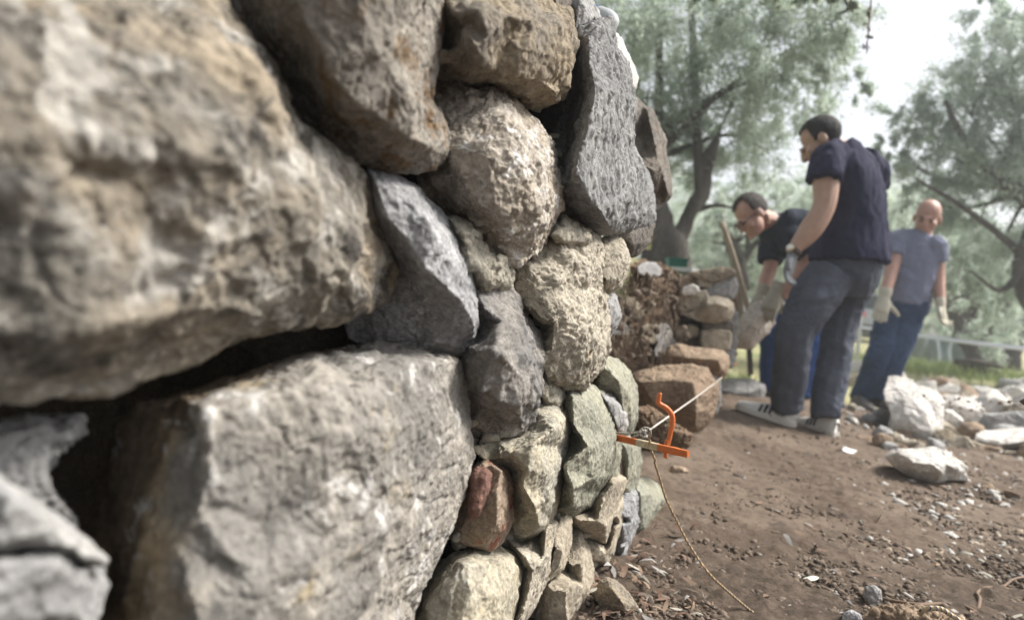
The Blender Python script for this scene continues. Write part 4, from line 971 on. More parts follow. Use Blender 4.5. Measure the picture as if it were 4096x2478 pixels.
def seg_limbs(start, blobs, r0, seed, wob=.12):
    rr = random.Random(seed); out = []
    for c, rad, _, _ in blobs:
        a = Vector(start); b = Vector(c); m = a.lerp(b, .55) + Vector([rr.uniform(-1, 1) * wob * (b - a).length for _ in range(3)])
        out.append(([a, m, b], [r0, r0 * .6, r0 * .2]))
        for _ in range(3):
            e = b + Vector([rr.uniform(-1, 1) * rad[i] for i in range(3)])
            out.append(([m.lerp(b, .6), b.lerp(e, .5) + Vector((0, 0, .05)), e], [r0 * .35, r0 * .22, r0 * .06]))
    return out
# big tree just behind the wall
zt = 6.2
b1 = pxblobs([(625, 20, 50, 5.6), (690, 25, 60, 6.0), (755, 20, 55, 5.8), (815, 10, 42, 5.5), (650, 85, 48, 6.2), (720, 90, 58, 6.4), (785, 75, 45, 6.2), (640, 150, 36, 6.4), (695, 150, 42, 6.6), (750, 140, 42, 6.8), (800, 115, 30, 6.6), (845, 20, 30, 5.6), (830, 60, 26, 6.0), (850, 85, 20, 6.4)], 46, 150)
tb = at(664, 275, zt); tb.z = .7
tree('old olive tree with a thick gnarled trunk rising behind the wall', tb,
     [([at(668, 290, zt), at(664, 255, zt), at(657, 235, zt), at(650, 200, zt), at(640, 150, zt), at(632, 80, zt)], [.27, .22, .18, .15, .12, .06]),
      ([at(672, 280, zt), at(676, 245, zt), at(688, 215, zt), at(703, 190, zt), at(712, 150, zt), at(735, 95, zt)], [.18, .10, .075, .06, .045, .02])],
     [([at(645, 170, zt), at(672, 125, zt), at(698, 108, zt), at(740, 80, zt)], [.07, .055, .045, .02]), ([at(655, 240, zt), at(659, 100, zt), at(658, -20, zt)], [.05, .04, .03]),
      ([at(700, 195, zt), at(695, 90, zt), at(690, -20, zt)], [.05, .04, .03]), ([at(690, 212, zt), at(715, 205, zt), at(735, 208, zt)], [.03, .02, .01])] + seg_limbs(at(650, 160, zt), b1[4:10], .03, 3),
     b1, 'leaf_near', .050, 21)
# slim tree behind the old stub
b2 = pxblobs([(715, 195, 34, 9.5), (760, 205, 36, 10), (735, 225, 26, 10), (790, 190, 30, 10.5), (700, 235, 22, 10), (775, 240, 22, 10.2)], 55, 70)
tree('slim olive tree with thin forked stems behind the broken stub', Vector((3.4, 10, .9)),
     [([at(742, 290, 10), at(738, 262, 10), at(730, 240, 10), at(716, 215, 10)], [.13, .10, .07, .04])],
     [([at(740, 270, 10), at(750, 250, 10), at(764, 232, 10), at(772, 205, 10)], [.06, .05, .035, .015]), ([at(748, 255, 10), at(748, 225, 10), at(752, 195, 10)], [.045, .03, .015])] + seg_limbs(at(735, 245, 10), b2, .02, 4),
     b2, 'leaf_mid', .08, 22)
# right hand tree
b3 = pxblobs([(1005, 20, 38, 8), (1000, 70, 48, 8), (955, 95, 42, 8.2), (915, 118, 32, 8.4), (1012, 140, 50, 8), (955, 155, 45, 8.4), (905, 165, 30, 8.6), (985, 205, 48, 8.6), (930, 205, 32, 8.8), (1015, 255, 45, 8.6), (965, 255, 34, 9), (885, 150, 16, 8.6), (1000, 300, 30, 9), (950, 285, 22, 9), (1060, 60, 60, 8), (1070, 180, 60, 8), (1000, 330, 26, 10), (940, 320, 18, 11), (900, 235, 24, 9.5)], 50, 150)
tree('large olive tree at the right with a leaning dark trunk at the photo edge', Vector((6.4, 8.1, .15)),
     [([at(1090, 382, 8), at(1066, 335, 8), at(1036, 288, 8), at(1030, 255, 8), at(1046, 190, 8), at(1050, 90, 8)], [.26, .22, .19, .16, .11, .06])],
     [([at(1045, 215, 8), at(1000, 180, 8), at(965, 140, 8), at(945, 100, 8)], [.09, .06, .04, .02]), ([at(1040, 270, 8), at(1000, 235, 8), at(960, 205, 8), at(915, 178, 8)], [.06, .04, .03, .015]), ([at(1024, 270, 8), at(1000, 290, 8), at(970, 270, 8)], [.06, .03, .01])] + seg_limbs(at(1030, 190, 8), b3[:10], .03, 5),
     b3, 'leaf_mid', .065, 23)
# multi stemmed tree beyond the tape
b4 = pxblobs([(950, 270, 30, 12), (985, 260, 34, 12), (1015, 285, 30, 12), (925, 290, 24, 12.5), (1030, 320, 26, 12), (900, 270, 22, 13), (965, 235, 28, 12.5)], 55, 70)
tree('dark multi stemmed olive tree standing in the grass beyond the tape', Vector((8.3, 12, .37)),
     [([at(980, 366, 12), at(972, 345, 12), at(958, 325, 12), at(948, 300, 12), at(940, 270, 12)], [.32, .2, .14, .10, .05]), ([at(978, 366, 12), at(972, 340, 12), at(970, 310, 12), at(972, 270, 12)], [.26, .17, .12, .05]),
      ([at(988, 368, 12), at(985, 345, 12), at(993, 320, 12), at(1008, 295, 12), at(1015, 260, 12)], [.36, .28, .22, .16, .06]), ([at(1000, 370, 12), at(1005, 350, 12), at(1025, 325, 12), at(1050, 310, 12)], [.3, .2, .16, .08])],
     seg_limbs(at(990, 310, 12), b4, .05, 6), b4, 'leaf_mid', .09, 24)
# trees further off, one by one
far = [('small bright olive tree in the gap between the two men\'s heads', 845, 190, 34, 15, 1), ('pale olive tree behind the bending man', 800, 215, 36, 17, 2), ('grey green olive tree between the bending man and the tools', 765, 262, 34, 20, 3),
       ('pale olive tree behind the slim forked one', 705, 235, 38, 18, 4), ('hazy olive tree behind the standing man', 850, 250, 40, 21, 5), ('olive tree behind the bald man\'s head', 920, 225, 42, 19, 6), ('distant olive tree above the bald man\'s glove', 945, 290, 30, 24, 7), ('distant olive tree far right behind the dark stems', 1010, 265, 46, 22, 8), ('far olive tree under the right hand crown', 890, 290, 30, 26, 9), ('far olive tree left of the tools', 690, 265, 30, 26, 10),
       ('far tall olive tree behind the gnarled trunk', 650, 190, 50, 24, 11), ('far olive tree at the edge of the bright gap', 880, 205, 34, 24, 12), ('pale low olive tree between the bending man\'s head and the tools', 735, 250, 30, 16, 13), ('hazy grey olive tree over the bending man\'s back', 790, 245, 36, 26, 14), ('low pale olive tree right of the standing man\'s waist', 870, 310, 26, 28, 15), ('dense low olive tree by the bald man\'s right side', 965, 315, 26, 20, 16)]
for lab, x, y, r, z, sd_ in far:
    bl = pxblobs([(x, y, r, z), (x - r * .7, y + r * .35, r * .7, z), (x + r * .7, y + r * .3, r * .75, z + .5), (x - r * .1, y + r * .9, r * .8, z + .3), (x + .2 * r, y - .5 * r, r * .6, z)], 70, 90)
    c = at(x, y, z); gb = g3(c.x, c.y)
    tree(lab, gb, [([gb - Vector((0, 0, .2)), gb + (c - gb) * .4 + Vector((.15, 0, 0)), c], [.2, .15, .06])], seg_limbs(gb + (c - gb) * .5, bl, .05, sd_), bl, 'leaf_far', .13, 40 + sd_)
# overhanging tree; its unseen crown above and behind the camera is added for shade
b5 = [((-.6, .4, 3.6), (1.7, 1.6, .7), 60, 60), ((.9, 2.6, 3.9), (1.5, 1.5, .7), 60, 60), ((-2.2, -1.2, 3.2), (1.8, 1.6, 1.0), 60, 60), ((.4, -2.6, 3.1), (2.2, 1.6, 1.1), 90, 60), ((2.6, -2.8, 2.4), (1.8, 1.5, 1.3), 80, 60), ((-2.6, 1.6, 3.6), (1.6, 1.6, .9), 50, 60)] + pxblobs([(770, -22, 26, 3.6), (820, -8, 20, 3.6), (850, 0, 12, 3.6), (700, -25, 25, 3.8), (840, -25, 22, 3.5)], 60, 40)
tree('olive tree overhanging the wall, only its hanging sprays in view at the top', wall_pt(.6, -1.4, 1.12), [([wall_pt(.6, -1.4, 1.0), wall_pt(.5, -1.3, 2.2), wall_pt(.4, -.9, 3.3)], [.25, .2, .12])],
     seg_limbs(wall_pt(.45, -1.1, 2.9), b5, .06, 8), b5, 'leaf_near', .065, 31)
# ------------------------------------------------------------------ grass
def grass(name, pts, h0, h1, mat, w=.004):
    n = len(pts); h = rs.uniform(h0, h1, n)[:, None]; th = rs.rand(n) * 6.28
    lean = np.stack([np.cos(th), np.sin(th), 0 * th], 1) * rs.uniform(.1, .7, n)[:, None] * h
    s = np.stack([-np.sin(th), np.cos(th), 0 * th], 1) * w
    up = np.array([0, 0, 1.0])
    v = np.stack([pts - s, pts + s, pts + up * h * .6 + lean * .4 + s * .7, pts + up * h * .6 + lean * .4 - s * .7, pts + up * h + lean + s * .1, pts + up * h + lean - s * .1], 1)
    f = (np.array([[0, 1, 2, 3], [3, 2, 4, 5]])[None] + (np.arange(n) * 6)[:, None, None]).reshape(-1, 4)
    return top(name, me_np(name, v.reshape(-1, 3), f), mat, kind='stuff', flat_origin=True)
M['grass'] = leaf_mat('mixed dry and green grass', (.19, .23, .085), (.40, .38, .22), .3)
M['grass_green'] = leaf_mat('green grass', (.13, .19, .06), (.26, .30, .13), .3)
n = 16000; gx = rs.uniform(1.2, 16, n); gy = rs.uniform(5.9, 16, n); ok = gy > 6.2 - .0 * gx
gp = np.stack([gx, gy, gz(gx, gy)], 1)[ok]
grass('dry_grass', gp, .015, .05, M['grass'], .005)
c1 = at(960, 368, 9.5); n = 2600; gx = rs.normal(c1.x, .9, n); gy = rs.normal(9.6, .7, n); grass('green_grass', np.stack([gx, gy, gz(gx, gy)], 1), .06, .2, M['grass_green'], .006)
n = 700; ss = rs.uniform(1.5, 2.6, n); pp = np.array([wall_pt(a, -.36 - .12 * rs.rand(), .86 - .02 * a) for a in ss]); grass('bank_grass', pp, .03, .13, M['grass'], .0025)

# ------------------------------------------------------------------ haze volume added to imitate veiling lens glare
mh = bpy.data.materials.new('glare_haze'); mh.use_nodes = True; th_ = mh.node_tree; th_.nodes.remove(th_.nodes['Principled BSDF'])
pv = th_.nodes.new('ShaderNodeVolumePrincipled'); pv.inputs['Density'].default_value = 0.0055; pv.inputs['Color'].default_value = (.93, .97, 1, 1); pv.inputs['Anisotropy'].default_value = .3
th_.links.new(pv.outputs[0], th_.nodes['Material Output'].inputs['Volume'])
bm = bmesh.new(); bmesh.ops.create_cube(bm, size=1.0)
bmesh.ops.transform(bm, matrix=Matrix.Translation((0, 12, 5.5)) @ Matrix.Diagonal((150, 190, 14, 1)), verts=bm.verts[:])
top('glare_haze', bm_me(bm, 'glare_haze'), mh, kind='stuff', smooth=False)

# ------------------------------------------------------------------ people
def ell(bm, c, r, X, Y, Z, sub=3):
    m = Matrix(((X.x, Y.x, Z.x, 0), (X.y, Y.y, Z.y, 0), (X.z, Y.z, Z.z, 0), (0, 0, 0, 1)))
    g = bmesh.ops.create_icosphere(bm, subdivisions=sub, radius=1)
    bmesh.ops.transform(bm, matrix=Matrix.Translation(c) @ m @ Matrix.Diagonal((*r, 1)), verts=g['verts'])
class Head:
    def __init__(s, c, f, up, k=1.0):
        s.c = Vector(c); s.Y = Vector(f).normalized(); u = Vector(up); s.X = s.Y.cross(u).normalized(); s.Z = s.X.cross(s.Y); s.k = k
    def p(s, x, y, z): return s.c + (s.X * x + s.Y * y + s.Z * z) * s.k
    def e(s, bm, p, r, sub=3): ell(bm, s.p(*p), [q * s.k for q in r], s.X, s.Y, s.Z, sub)
    def build(s, bm):
        s.e(bm, (0, -.012, .035), (.077, .097, .088)); s.e(bm, (0, .028, -.035), (.063, .068, .085)); s.e(bm, (0, .045, -.088), (.044, .046, .034))
        s.e(bm, (0, .094, .004), (.050, .016, .012)); s.e(bm, (0, .104, -.030), (.013, .020, .028)); s.e(bm, (0, .112, -.045), (.018, .015, .013))
        s.e(bm, (0, .090, -.075), (.026, .013, .010)); s.e(bm, (0, .086, -.108), (.022, .016, .016))
        for q in (-1, 1):
            s.e(bm, (q * .079, -.012, -.018), (.011, .021, .033)); s.e(bm, (q * .040, .066, -.035), (.026, .024, .026))
    def hair(s, keep, r=(.082, .104, .094), c=(0, -.014, .037)):
        bm = bmesh.new(); g = bmesh.ops.create_icosphere(bm, subdivisions=5, radius=1)
        bm.verts.ensure_lookup_table(); kill = []
        co = np.array([v.co[:] for v in bm.verts]); nz = 2.4 * fbm(co * 9, 4, 4)
        for v, nn in zip(bm.verts, nz):
            x, y, z = v.co.x * r[0] + c[0], v.co.y * r[1] + c[1], v.co.z * r[2] + c[2]
            if not keep(x, y, z + .006 * nn): kill.append(v)
            else: v.co = s.p(*(Vector((x, y, z)) + Vector(v.co) * (.003 * nn)))
        bmesh.ops.delete(bm, geom=kill, context='VERTS')
        bm.normal_update(); rh = random.Random(3)
        for v in list(bm.verts):
            if rh.random() < .55:
                n_ = (v.normal + s.Y * rh.uniform(-.5, .3) - s.Z * rh.uniform(0, .7)).normalized(); t_ = n_.orthogonal() * .0011; p_ = v.co - n_ * .002; l_ = rh.uniform(.006, .013)
                try: bm.faces.new((bm.verts.new(p_ - t_), bm.verts.new(p_ + t_), bm.verts.new(p_ + n_ * l_)))
                except ValueError: pass
        return bm_me(bm, 'hair')
    def blob(s, p, r):
        bm = bmesh.new(); s.e(bm, p, r, 2); return bm_me(bm, 'blob')
def union(bm, vox, sm=3): return remesh(bm_me(bm, 'u'), vox, sm)
def cloth(me, seed, amp=.010, sc=(9, 9, 4)):
    co, no = get_co(me); p = co * np.array(sc)
    d = fbm(p + .6 * perlin(p * .7, seed)[:, None], 3, seed, .5, True); set_co(me, co + no * (amp * d)[:, None]); return me
def glove_me(wrist, d, s, curl=.5, k=1.0, spread=.12, thumb=.6, cuff=.06):
    d = Vector(d).normalized(); s = Vector(s); s = (s - d * s.dot(d)).normalized(); n = d.cross(s)
    w = Vector(wrist); bm = bmesh.new()
    P = lambda a, b, c: w + (d * a + s * b + n * c) * k
    tube(bm, [P(-cuff, 0, 0), P(-cuff * .4, 0, 0), P(.0, 0, 0), P(.045, .002, 0), P(.085, 0, 0), P(.1, 0, 0)],
         [(.043 * k, .034 * k), (.040 * k, .031 * k), (.036 * k, .026 * k), (.046 * k, .024 * k), (.048 * k, .021 * k), (.042 * k, .016 * k)], side=s, seg=14, n=4)
    for i, (off, ln) in enumerate(((.034, .068), (.012, .078), (-.011, .074), (-.033, .058))):
        a0 = curl * (.5 + .12 * i); pts = [P(.085, off, 0)]; ang = 0; q = Vector((.085, off, 0))
        for seg_, sl in enumerate((.42, .33, .25)):
            ang += a0; q = q + Vector((math.cos(ang), spread * (off / .034) * .5, -math.sin(ang))) * ln * sl
            pts.append(P(*q))
        tube(bm, pts, [.0125 * k, .0120 * k, .0112 * k, .0095 * k], seg=8, n=3)
    tube(bm, [P(.02, .032, -.004), P(.045, .058, -.012), P(.07, .058 + .05 * thumb, -.02), P(.088, .062 + .075 * thumb, -.026)], [.017 * k, .015 * k, .0135 * k, .0105 * k], seg=8, n=3)
    return union(bm, .0045, 2)
def shoe(parent, heel, toe, up, mu, ms, mstripe=None, w=1.0, name='shoe', label=None, h=1.0):
    heel = Vector(heel); toe = Vector(toe); a = toe - heel; L = a.length; a.normalize(); U = Vector(up); U = (U - a * U.dot(a)).normalized(); S = a.cross(U)
    sec = [(0, .022, .062), (.04, .031, .078), (.13, .036, .088), (.28, .037, .092), (.42, .038, .080), (.55, .043, .064), (.70, .047, .051), (.85, .043, .042), (.95, .030, .034), (1.0, .012, .026)]
    def pt(t, an, off=0.0):
        ts = [q[0] for q in sec]; hw = float(np.interp(t, ts, [q[1] for q in sec])) * w + off; hh = float(np.interp(t, ts, [q[2] for q in sec])) * h + off
        c, s_ = math.cos(an), math.sin(an)
        return heel + a * (t * L) + S * (hw * math.copysign(abs(c) ** .7, c)) + U * (.018 + hh * max(0, s_) ** .75)
    tt = list(np.linspace(0, 1, 22)); na = 13
    vs = [pt(t, math.pi * k / (na - 1)) for t in tt for k in range(na)]; fs = []
    for i in range(len(tt) - 1):
        for k in range(na - 1):
            o = i * na + k; fs.append((o, o + 1, o + na + 1, o + na))
    fs += [tuple(range(na)), tuple(reversed(range((len(tt) - 1) * na, len(tt) * na)))]
    sh = child(name, me_from('shoe', vs, fs), mu, parent)
    if label: sh['label'] = label
    bm = bmesh.new(); vb = []; vt = []
    loop = [(t, 1) for t in tt] + [(t, -1) for t in reversed(tt)]
    for t, sg in loop:
        hw = float(np.interp(t, [q[0] for q in sec], [q[1] for q in sec])) * w + .004
        p = heel + a * ((t * 1.03 - .012) * L) + S * (hw * sg); vb.append(bm.verts.new(p)); vt.append(bm.verts.new(p + U * .026))
    bm.faces.new(vb); bm.faces.new(vt)
    for i in range(len(vb)):
        j = (i + 1) % len(vb); bm.faces.new((vb[i], vb[j], vt[j], vt[i]))
    child('sole', bm_me(bm, 'sole'), ms, sh, smooth=False)
    if mstripe:
        for sg in (0, 1):
            for t0 in (.46, .545, .63):
                v = []; 
                for k in range(6):
                    an = .12 + .95 * k / 5; an = math.pi - an if sg else an; t1 = t0 - .03 * k / 5
                    v += [pt(t1, an, .0025), pt(t1 + .048, an, .0025)]
                child('stripe', me_from('stripe', v, [(2 * k, 2 * k + 1, 2 * k + 3, 2 * k + 2) for k in range(5)]), mstripe, sh)
    return sh
def skin_mat(name, c1, c2):
    m = plain_mat(name, c1, .5, .28, 30, .4, .25, 0, 120); bs = m.node_tree.nodes['Principled BSDF']
    bs.inputs['Subsurface Weight'].default_value = .12; bs.inputs['Subsurface Radius'].default_value = (.01, .004, .002); bs.inputs['Subsurface Scale'].default_value = 1.0
    return m
M['skin'] = skin_mat('tanned skin', (.37, .235, .175), None); M['skin2'] = skin_mat('ruddy skin', (.42, .245, .19), None)
M['hair'] = plain_mat('short black hair', (.012, .011, .011), .7, .4, 200, .3, .6); M['hair2'] = plain_mat('dark brown hair', (.030, .022, .018), .7, .4, 200, .3, .6)
M['dark'] = plain_mat('dark eye', (.035, .022, .018), .9, .1, 20, .0); M['brow'] = plain_mat('brown eyebrow', (.10, .06, .045), .8)
M['navy'] = plain_mat('navy cotton', (.014, .015, .040), .9, .25, 14, .15, .25); M['black_tee'] = plain_mat('blue black cotton', (.016, .022, .036), .9, .25, 14, .15, .25)
M['slate_tee'] = plain_mat('slate blue cotton', (.165, .18, .25), .9, .15, 14, .15, .25)
M['jean_grey'] = plain_mat('faded dark jeans', (.070, .078, .102), .92, .6, 6, .12, .6, 0, 60); M['work_blue'] = plain_mat('blue work trousers', (.026, .062, .185), .9, .3, 10, .15, .3)
M['jean'] = plain_mat('dark blue jeans', (.040, .064, .120), .92, .7, 6, .12, .6, 0, 60)
M['glove_grey'] = plain_mat('grey knit glove', (.20, .21, .225), .95, .2, 90, .1, .5); M['glove'] = plain_mat('pale work glove', (.47, .45, .37), .95, .15, 40, .1, .5); M['glove_dirty'] = plain_mat('dusty work glove', (.36, .335, .275), .95, .25, 40, .1, .5)
M['shoe_white'] = plain_mat('white leather', (.62, .62, .60), .6, .1, 20, .3); M['sole_white'] = plain_mat('off white rubber', (.55, .53, .48), .8, .15, 30); M['stripe'] = plain_mat('navy stripe', (.012, .013, .022), .6)
M['boot'] = plain_mat('dusty grey boot', (.13, .12, .115), .85, .35, 25, .2, .4); M['boot_sole'] = plain_mat('dark rubber', (.05, .045, .04), .85)
M['gold'] = plain_mat('watch case', (.60, .50, .28), .3, .1, 20, .5, 0, .8); M['dial'] = plain_mat('watch dial', (.75, .75, .72), .3); M['strap'] = plain_mat('brown leather strap', (.055, .032, .022), .6)
W = lambda x, y, z: at(x, y, z)
UPW = Vector((0, 0, 1))

# ---- man standing with his back to us
z1 = hit(835, 436); sv = Vector((.66, .75, 0))
e1 = empty('person', ground_at(815, 430), 'man with short black hair in a navy t-shirt and faded jeans, seen from behind', 'person', 'men working at the wall')
h1 = Head(W(821, 141, z1 - .02), (-.70, .40, -.52), (-.35, .25, .85), 1.05)
bm = bmesh.new(); h1.build(bm)
tube(bm, [h1.p(0, -.03, -.05), W(833, 147, z1), W(842, 153, z1)], [.058, .062, .075], n=4)
tube(bm, [W(842, 150, z1), W(849, 166, z1), W(850, 195, z1), W(848, 230, z1), W(846, 262, z1), W(843, 286, z1)], [(.09, .07), (.175, .10), (.18, .12), (.165, .12), (.155, .12), (.12, .09)], side=sv, seg=18, n=4)
tube(bm, [W(830, 156, z1 - .12), W(826, 178, z1 - .17), W(824, 206, z1 - .2), W(810, 230, z1 - .2), W(795, 248, z1 - .2), W(792, 254, z1 - .2)], [.07, .070, .057, .058, .036, .032], n=5)
tube(bm, [W(868, 163, z1 + .14), W(866, 205, z1 + .25), W(842, 245, z1 + .32)], [.065, .055, .034], n=5)
for hp, kn, an in (((824, 285, -.1), (793, 337, -.12), (787, 404, -.05)), ((852, 290, .1), (837, 346, .08), (827, 418, 0))):
    tube(bm, [W(hp[0], hp[1], z1 + hp[2]), W(kn[0], kn[1], z1 + kn[2]), W(an[0], an[1], z1 + an[2])], [.075, .058, .042], n=6)
child('body', union(bm, .0065, 3), M['skin'], e1)
child('hair', h1.hair(lambda x, y, z: z > .075 + .25 * max(0, y - .03) if y > .03 else (z > -.005 + .0 * y if y > -.03 else z > -.055)), M['hair'], e1)
for q in (-1, 1):
    child('eyebrow', h1.blob((q * .032, .106, .008), (.016, .004, .003)), M['hair'], e1); child('eye', h1.blob((q * .032, .092, -.012), (.007, .004, .004)), M['dark'], e1)
bm = bmesh.new()
tube(bm, [W(840, 146, z1), W(846, 154, z1), W(850, 168, z1), W(853, 192, z1), W(852, 222, z1), W(850, 246, z1), W(849, 262, z1)], [(.085, .07), (.15, .09), (.205, .125), (.205, .15), (.205, .17), (.225, .19), (.235, .20)], side=sv, seg=22, n=5)
tube(bm, [W(838, 152, z1 - .08), W(830, 158, z1 - .13), W(826, 169, z1 - .17), W(825, 181, z1 - .19)], [.075, .085, .088, .094], n=5)
tube(bm, [W(862, 158, z1 + .1), W(872, 172, z1 + .2), W(872, 188, z1 + .24)], [.075, .09, .088], n=5)
child('shirt', cloth(cloth(union(bm, .010, 3), 31, .016, (8, 8, 3)), 32, .006, (22, 22, 9)), M['navy'], e1)
bm = bmesh.new()
tube(bm, [W(847, 250, z1), W(846, 262, z1), W(845, 280, z1), W(843, 296, z1)], [(.18, .16), (.19, .175), (.185, .17), (.14, .13)], side=sv, seg=20, n=4)
tube(bm, [W(828, 276, z1 - .08), W(812, 300, z1 - .12), W(796, 330, z1 - .13), W(793, 345, z1 - .12), W(790, 375, z1 - .08), W(787, 395, z1 - .04), W(788, 407, z1 - .01)], [.125, .120, .096, .092, .090, .084, .078], n=5)
tube(bm, [W(856, 277, z1 + .08), W(845, 303, z1 + .1), W(838, 336, z1 + .09), W(836, 352, z1 + .08), W(830, 385, z1 + .04), W(826, 408, z1), W(826, 417, z1 - .01)], [.112, .102, .087, .086, .087, .077, .073], n=5)
child('trousers', cloth(cloth(union(bm, .009, 3), 33, .014, (5, 5, 5)), 34, .006, (11, 11, 14)), M['jean_grey'], e1)
g = glove_me(W(792, 257, z1 - .2), at(783, 290, z1 - .22) - at(792, 257, z1 - .2), Vector((-.5, -.6, 0)), .55, 1.0, thumb=.1)
child('glove', g, M['glove_grey'], e1)
child('glove', glove_me(W(840, 248, z1 + .32), (-.4, .1, -.9), Vector((-1, 0, 0)), .5), M['glove_grey'], e1)
wc = W(793.5, 251, z1 - .2); wd = (at(792, 257, z1 - .2) - at(800, 243, z1 - .2)).normalized()
bmw = bmesh.new(); tube(bmw, [wc - wd * .012, wc + wd * .012], .040, seg=20, n=1); wa = child('watch', bm_me(bmw, 'watch'), M['strap'], e1)
fd = (Vector((-.75, -.6, .12))); fd = (fd - wd * fd.dot(wd)).normalized()
child('watch_case', tube_me('case', [wc + fd * .036, wc + fd * .048], .020, seg=20, n=1), M['gold'], wa); child('watch_dial', tube_me('dial', [wc + fd * .0475, wc + fd * .0495], .0155, seg=20, n=1), M['dial'], wa)
zl = z1 + .02
shoe(e1, W(794, 427.5, zl), W(736, 408, zl + .06), UPW, M['shoe_white'], M['sole_white'], M['stripe'])
shoe(e1, W(836, 436.5, z1 - .03), W(798, 425, z1 + .17), UPW, M['shoe_white'], M['sole_white'], M['stripe'])

# ---- man bending with the stone
M['held'] = rock_mat('pinkish grey stone', (.54, .49, .44), (.46, .42, .38), (.30, .24, .20), (.54, .50, .46), .6, .6, .8, .4)
z2 = 4.45
e2 = empty('person', ground_at(790, 396), 'man with glasses and dark brown hair bending down with a stone in gloved hands', 'person', 'men working at the wall')
h2 = Head(W(751.5, 215, z2 - .1), (-.74, -.16, -.62), (-.60, .05, .78), 1.06)
bm = bmesh.new(); h2.build(bm); sv2 = Vector((.25, .9, -.25))
tube(bm, [h2.p(0, -.03, -.05), W(764, 219, z2 - .05), W(774, 226, z2)], [.06, .066, .085], n=4)
tube(bm, [W(772, 226, z2), W(788, 231, z2), W(812, 238, z2 + .1), W(836, 254, z2 + .2)], [(.08, .06), (.11, .08), (.12, .09), (.13, .10)], side=sv2, seg=18, n=4)
tube(bm, [W(772, 232, z2 + .12), W(771, 262, z2 + .06), W(766, 280, z2), W(761, 293, z2 - .05)], [.06, .048, .045, .034], n=5)
tube(bm, [W(792, 238, z2 - .16), W(806, 260, z2 - .2), W(794, 280, z2 - .18), W(781, 296, z2 - .15)], [.06, .05, .047, .036], n=5)
L2 = (((832, 262, .12), (776, 322, .1), (773, 386, .2)), ((842, 264, .3), (813, 328, .3), (800, 394, .35)))
for hp, kn, an in L2:
    tube(bm, [W(hp[0], hp[1], z2 + hp[2]), W(kn[0], kn[1], z2 + kn[2]), W(an[0], an[1], z2 + an[2])], [.09, .06, .042], n=6)
child('body', union(bm, .0065, 3), M['skin2'], e2)
child('hair', h2.hair(lambda x, y, z: (z > .062 + .1 * abs(x) / .08 if y > .02 else (z > .012 if y > -.04 else z > -.03)), r=(.081, .108, .100)), M['hair2'], e2)
for q in (-1, 1):
    child('eyebrow', h2.blob((q * .032, .106, .008), (.022, .006, .004)), M['hair2'], e2); child('eye', h2.blob((q * .032, .092, -.012), (.012, .008, .006)), M['dark'], e2)
bmg = bmesh.new()
for q in (-1, 1):
    tube(bmg, [h2.p(q * .033 + .024 * math.cos(a_), .116, -.012 + .018 * math.sin(a_)) for a_ in np.linspace(0, 6.283, 13)], .0022, seg=6, n=2, cap=False)
    tube(bmg, [h2.p(q * .057, .114, -.008), h2.p(q * .080, .06, -.004), h2.p(q * .086, -.02, .0)], .0028, seg=6, n=3)
tube(bmg, [h2.p(-.009, .118, -.006), h2.p(.009, .118, -.006)], .002, seg=6, n=1)
M['frame'] = plain_mat('dark glasses frame', (.03, .035, .06), .3); child('glasses', bm_me(bmg, 'glasses'), M['frame'], e2)
bm = bmesh.new()
tube(bm, [W(767, 222, z2 - .02), W(774, 228, z2), W(788, 232, z2), W(812, 239, z2 + .1), W(838, 256, z2 + .2), W(846, 264, z2 + .25)], [(.085, .075), (.15, .11), (.19, .15), (.185, .15), (.185, .16), (.19, .16)], side=sv2, seg=20, n=5)
tube(bm, [W(775, 232, z2 + .1), W(772, 245, z2 + .1), W(770, 262, z2 + .07)], [.095, .088, .08], n=5)
tube(bm, [W(788, 234, z2 - .1), W(797, 244, z2 - .18), W(805, 256, z2 - .2)], [.095, .085, .075], n=5)
child('shirt', cloth(union(bm, .010, 4), 41, .012), M['black_tee'], e2)
bm = bmesh.new()
tube(bm, [W(832, 250, z2 + .2), W(838, 262, z2 + .22), W(838, 278, z2 + .2)], [(.17, .16), (.19, .17), (.15, .13)], side=sv2, seg=18, n=4)
for (hp, kn, an) in L2:
    tube(bm, [W(hp[0], hp[1], z2 + hp[2]), W((hp[0] + kn[0]) / 2, (hp[1] + kn[1]) / 2 - 2, z2 + (hp[2] + kn[2]) / 2), W(kn[0], kn[1], z2 + kn[2]), W((kn[0] + an[0]) / 2 - 1, (kn[1] + an[1]) / 2, z2 + (kn[2] + an[2]) / 2), W(an[0], an[1] + 1, z2 + an[2])], [.12, .11, .092, .09, .085], n=5)
child('trousers', cloth(union(bm, .010, 4), 43, .013, (5, 5, 6)), M['work_blue'], e2)
ga = W(775, 294, z2 - .16)
child('glove', glove_me(ga, at(764, 322, z2 - .2) - ga, at(785, 305, z2 - .2) - ga, .35, 1.15, thumb=.0, cuff=.07), M['glove_dirty'], e2)
gb_ = W(761, 293, z2 - .05)
child('glove', glove_me(gb_, at(748, 316, z2 - .02) - gb_, Vector((.3, -.9, .2)), .3, 1.1, thumb=.1), M['glove_dirty'], e2)
shoe(e2, W(779, 396, z2 + .2), W(752, 396, z2 + .2), UPW, M['boot'], M['boot_sole'], name='boot'); shoe(e2, W(806, 402, z2 + .35), W(781, 401, z2 + .35), UPW, M['boot'], M['boot_sole'], name='boot')
dstone('pinkish grey stone held in the bending man\'s gloves', 'held', 'v2', z2 - .14, [(92, 650), (130, 590), (180, 500), (225, 425), (300, 385), (375, 470), (392, 540), (340, 610), (292, 660), (245, 718), (112, 716)],
       [[(140, 640, .05), (220, 560, .07), (300, 480, .06)], [(230, 670, .05), (300, 600, .05)]], name='held_stone', thick=.10, edge=-.02, group=None)

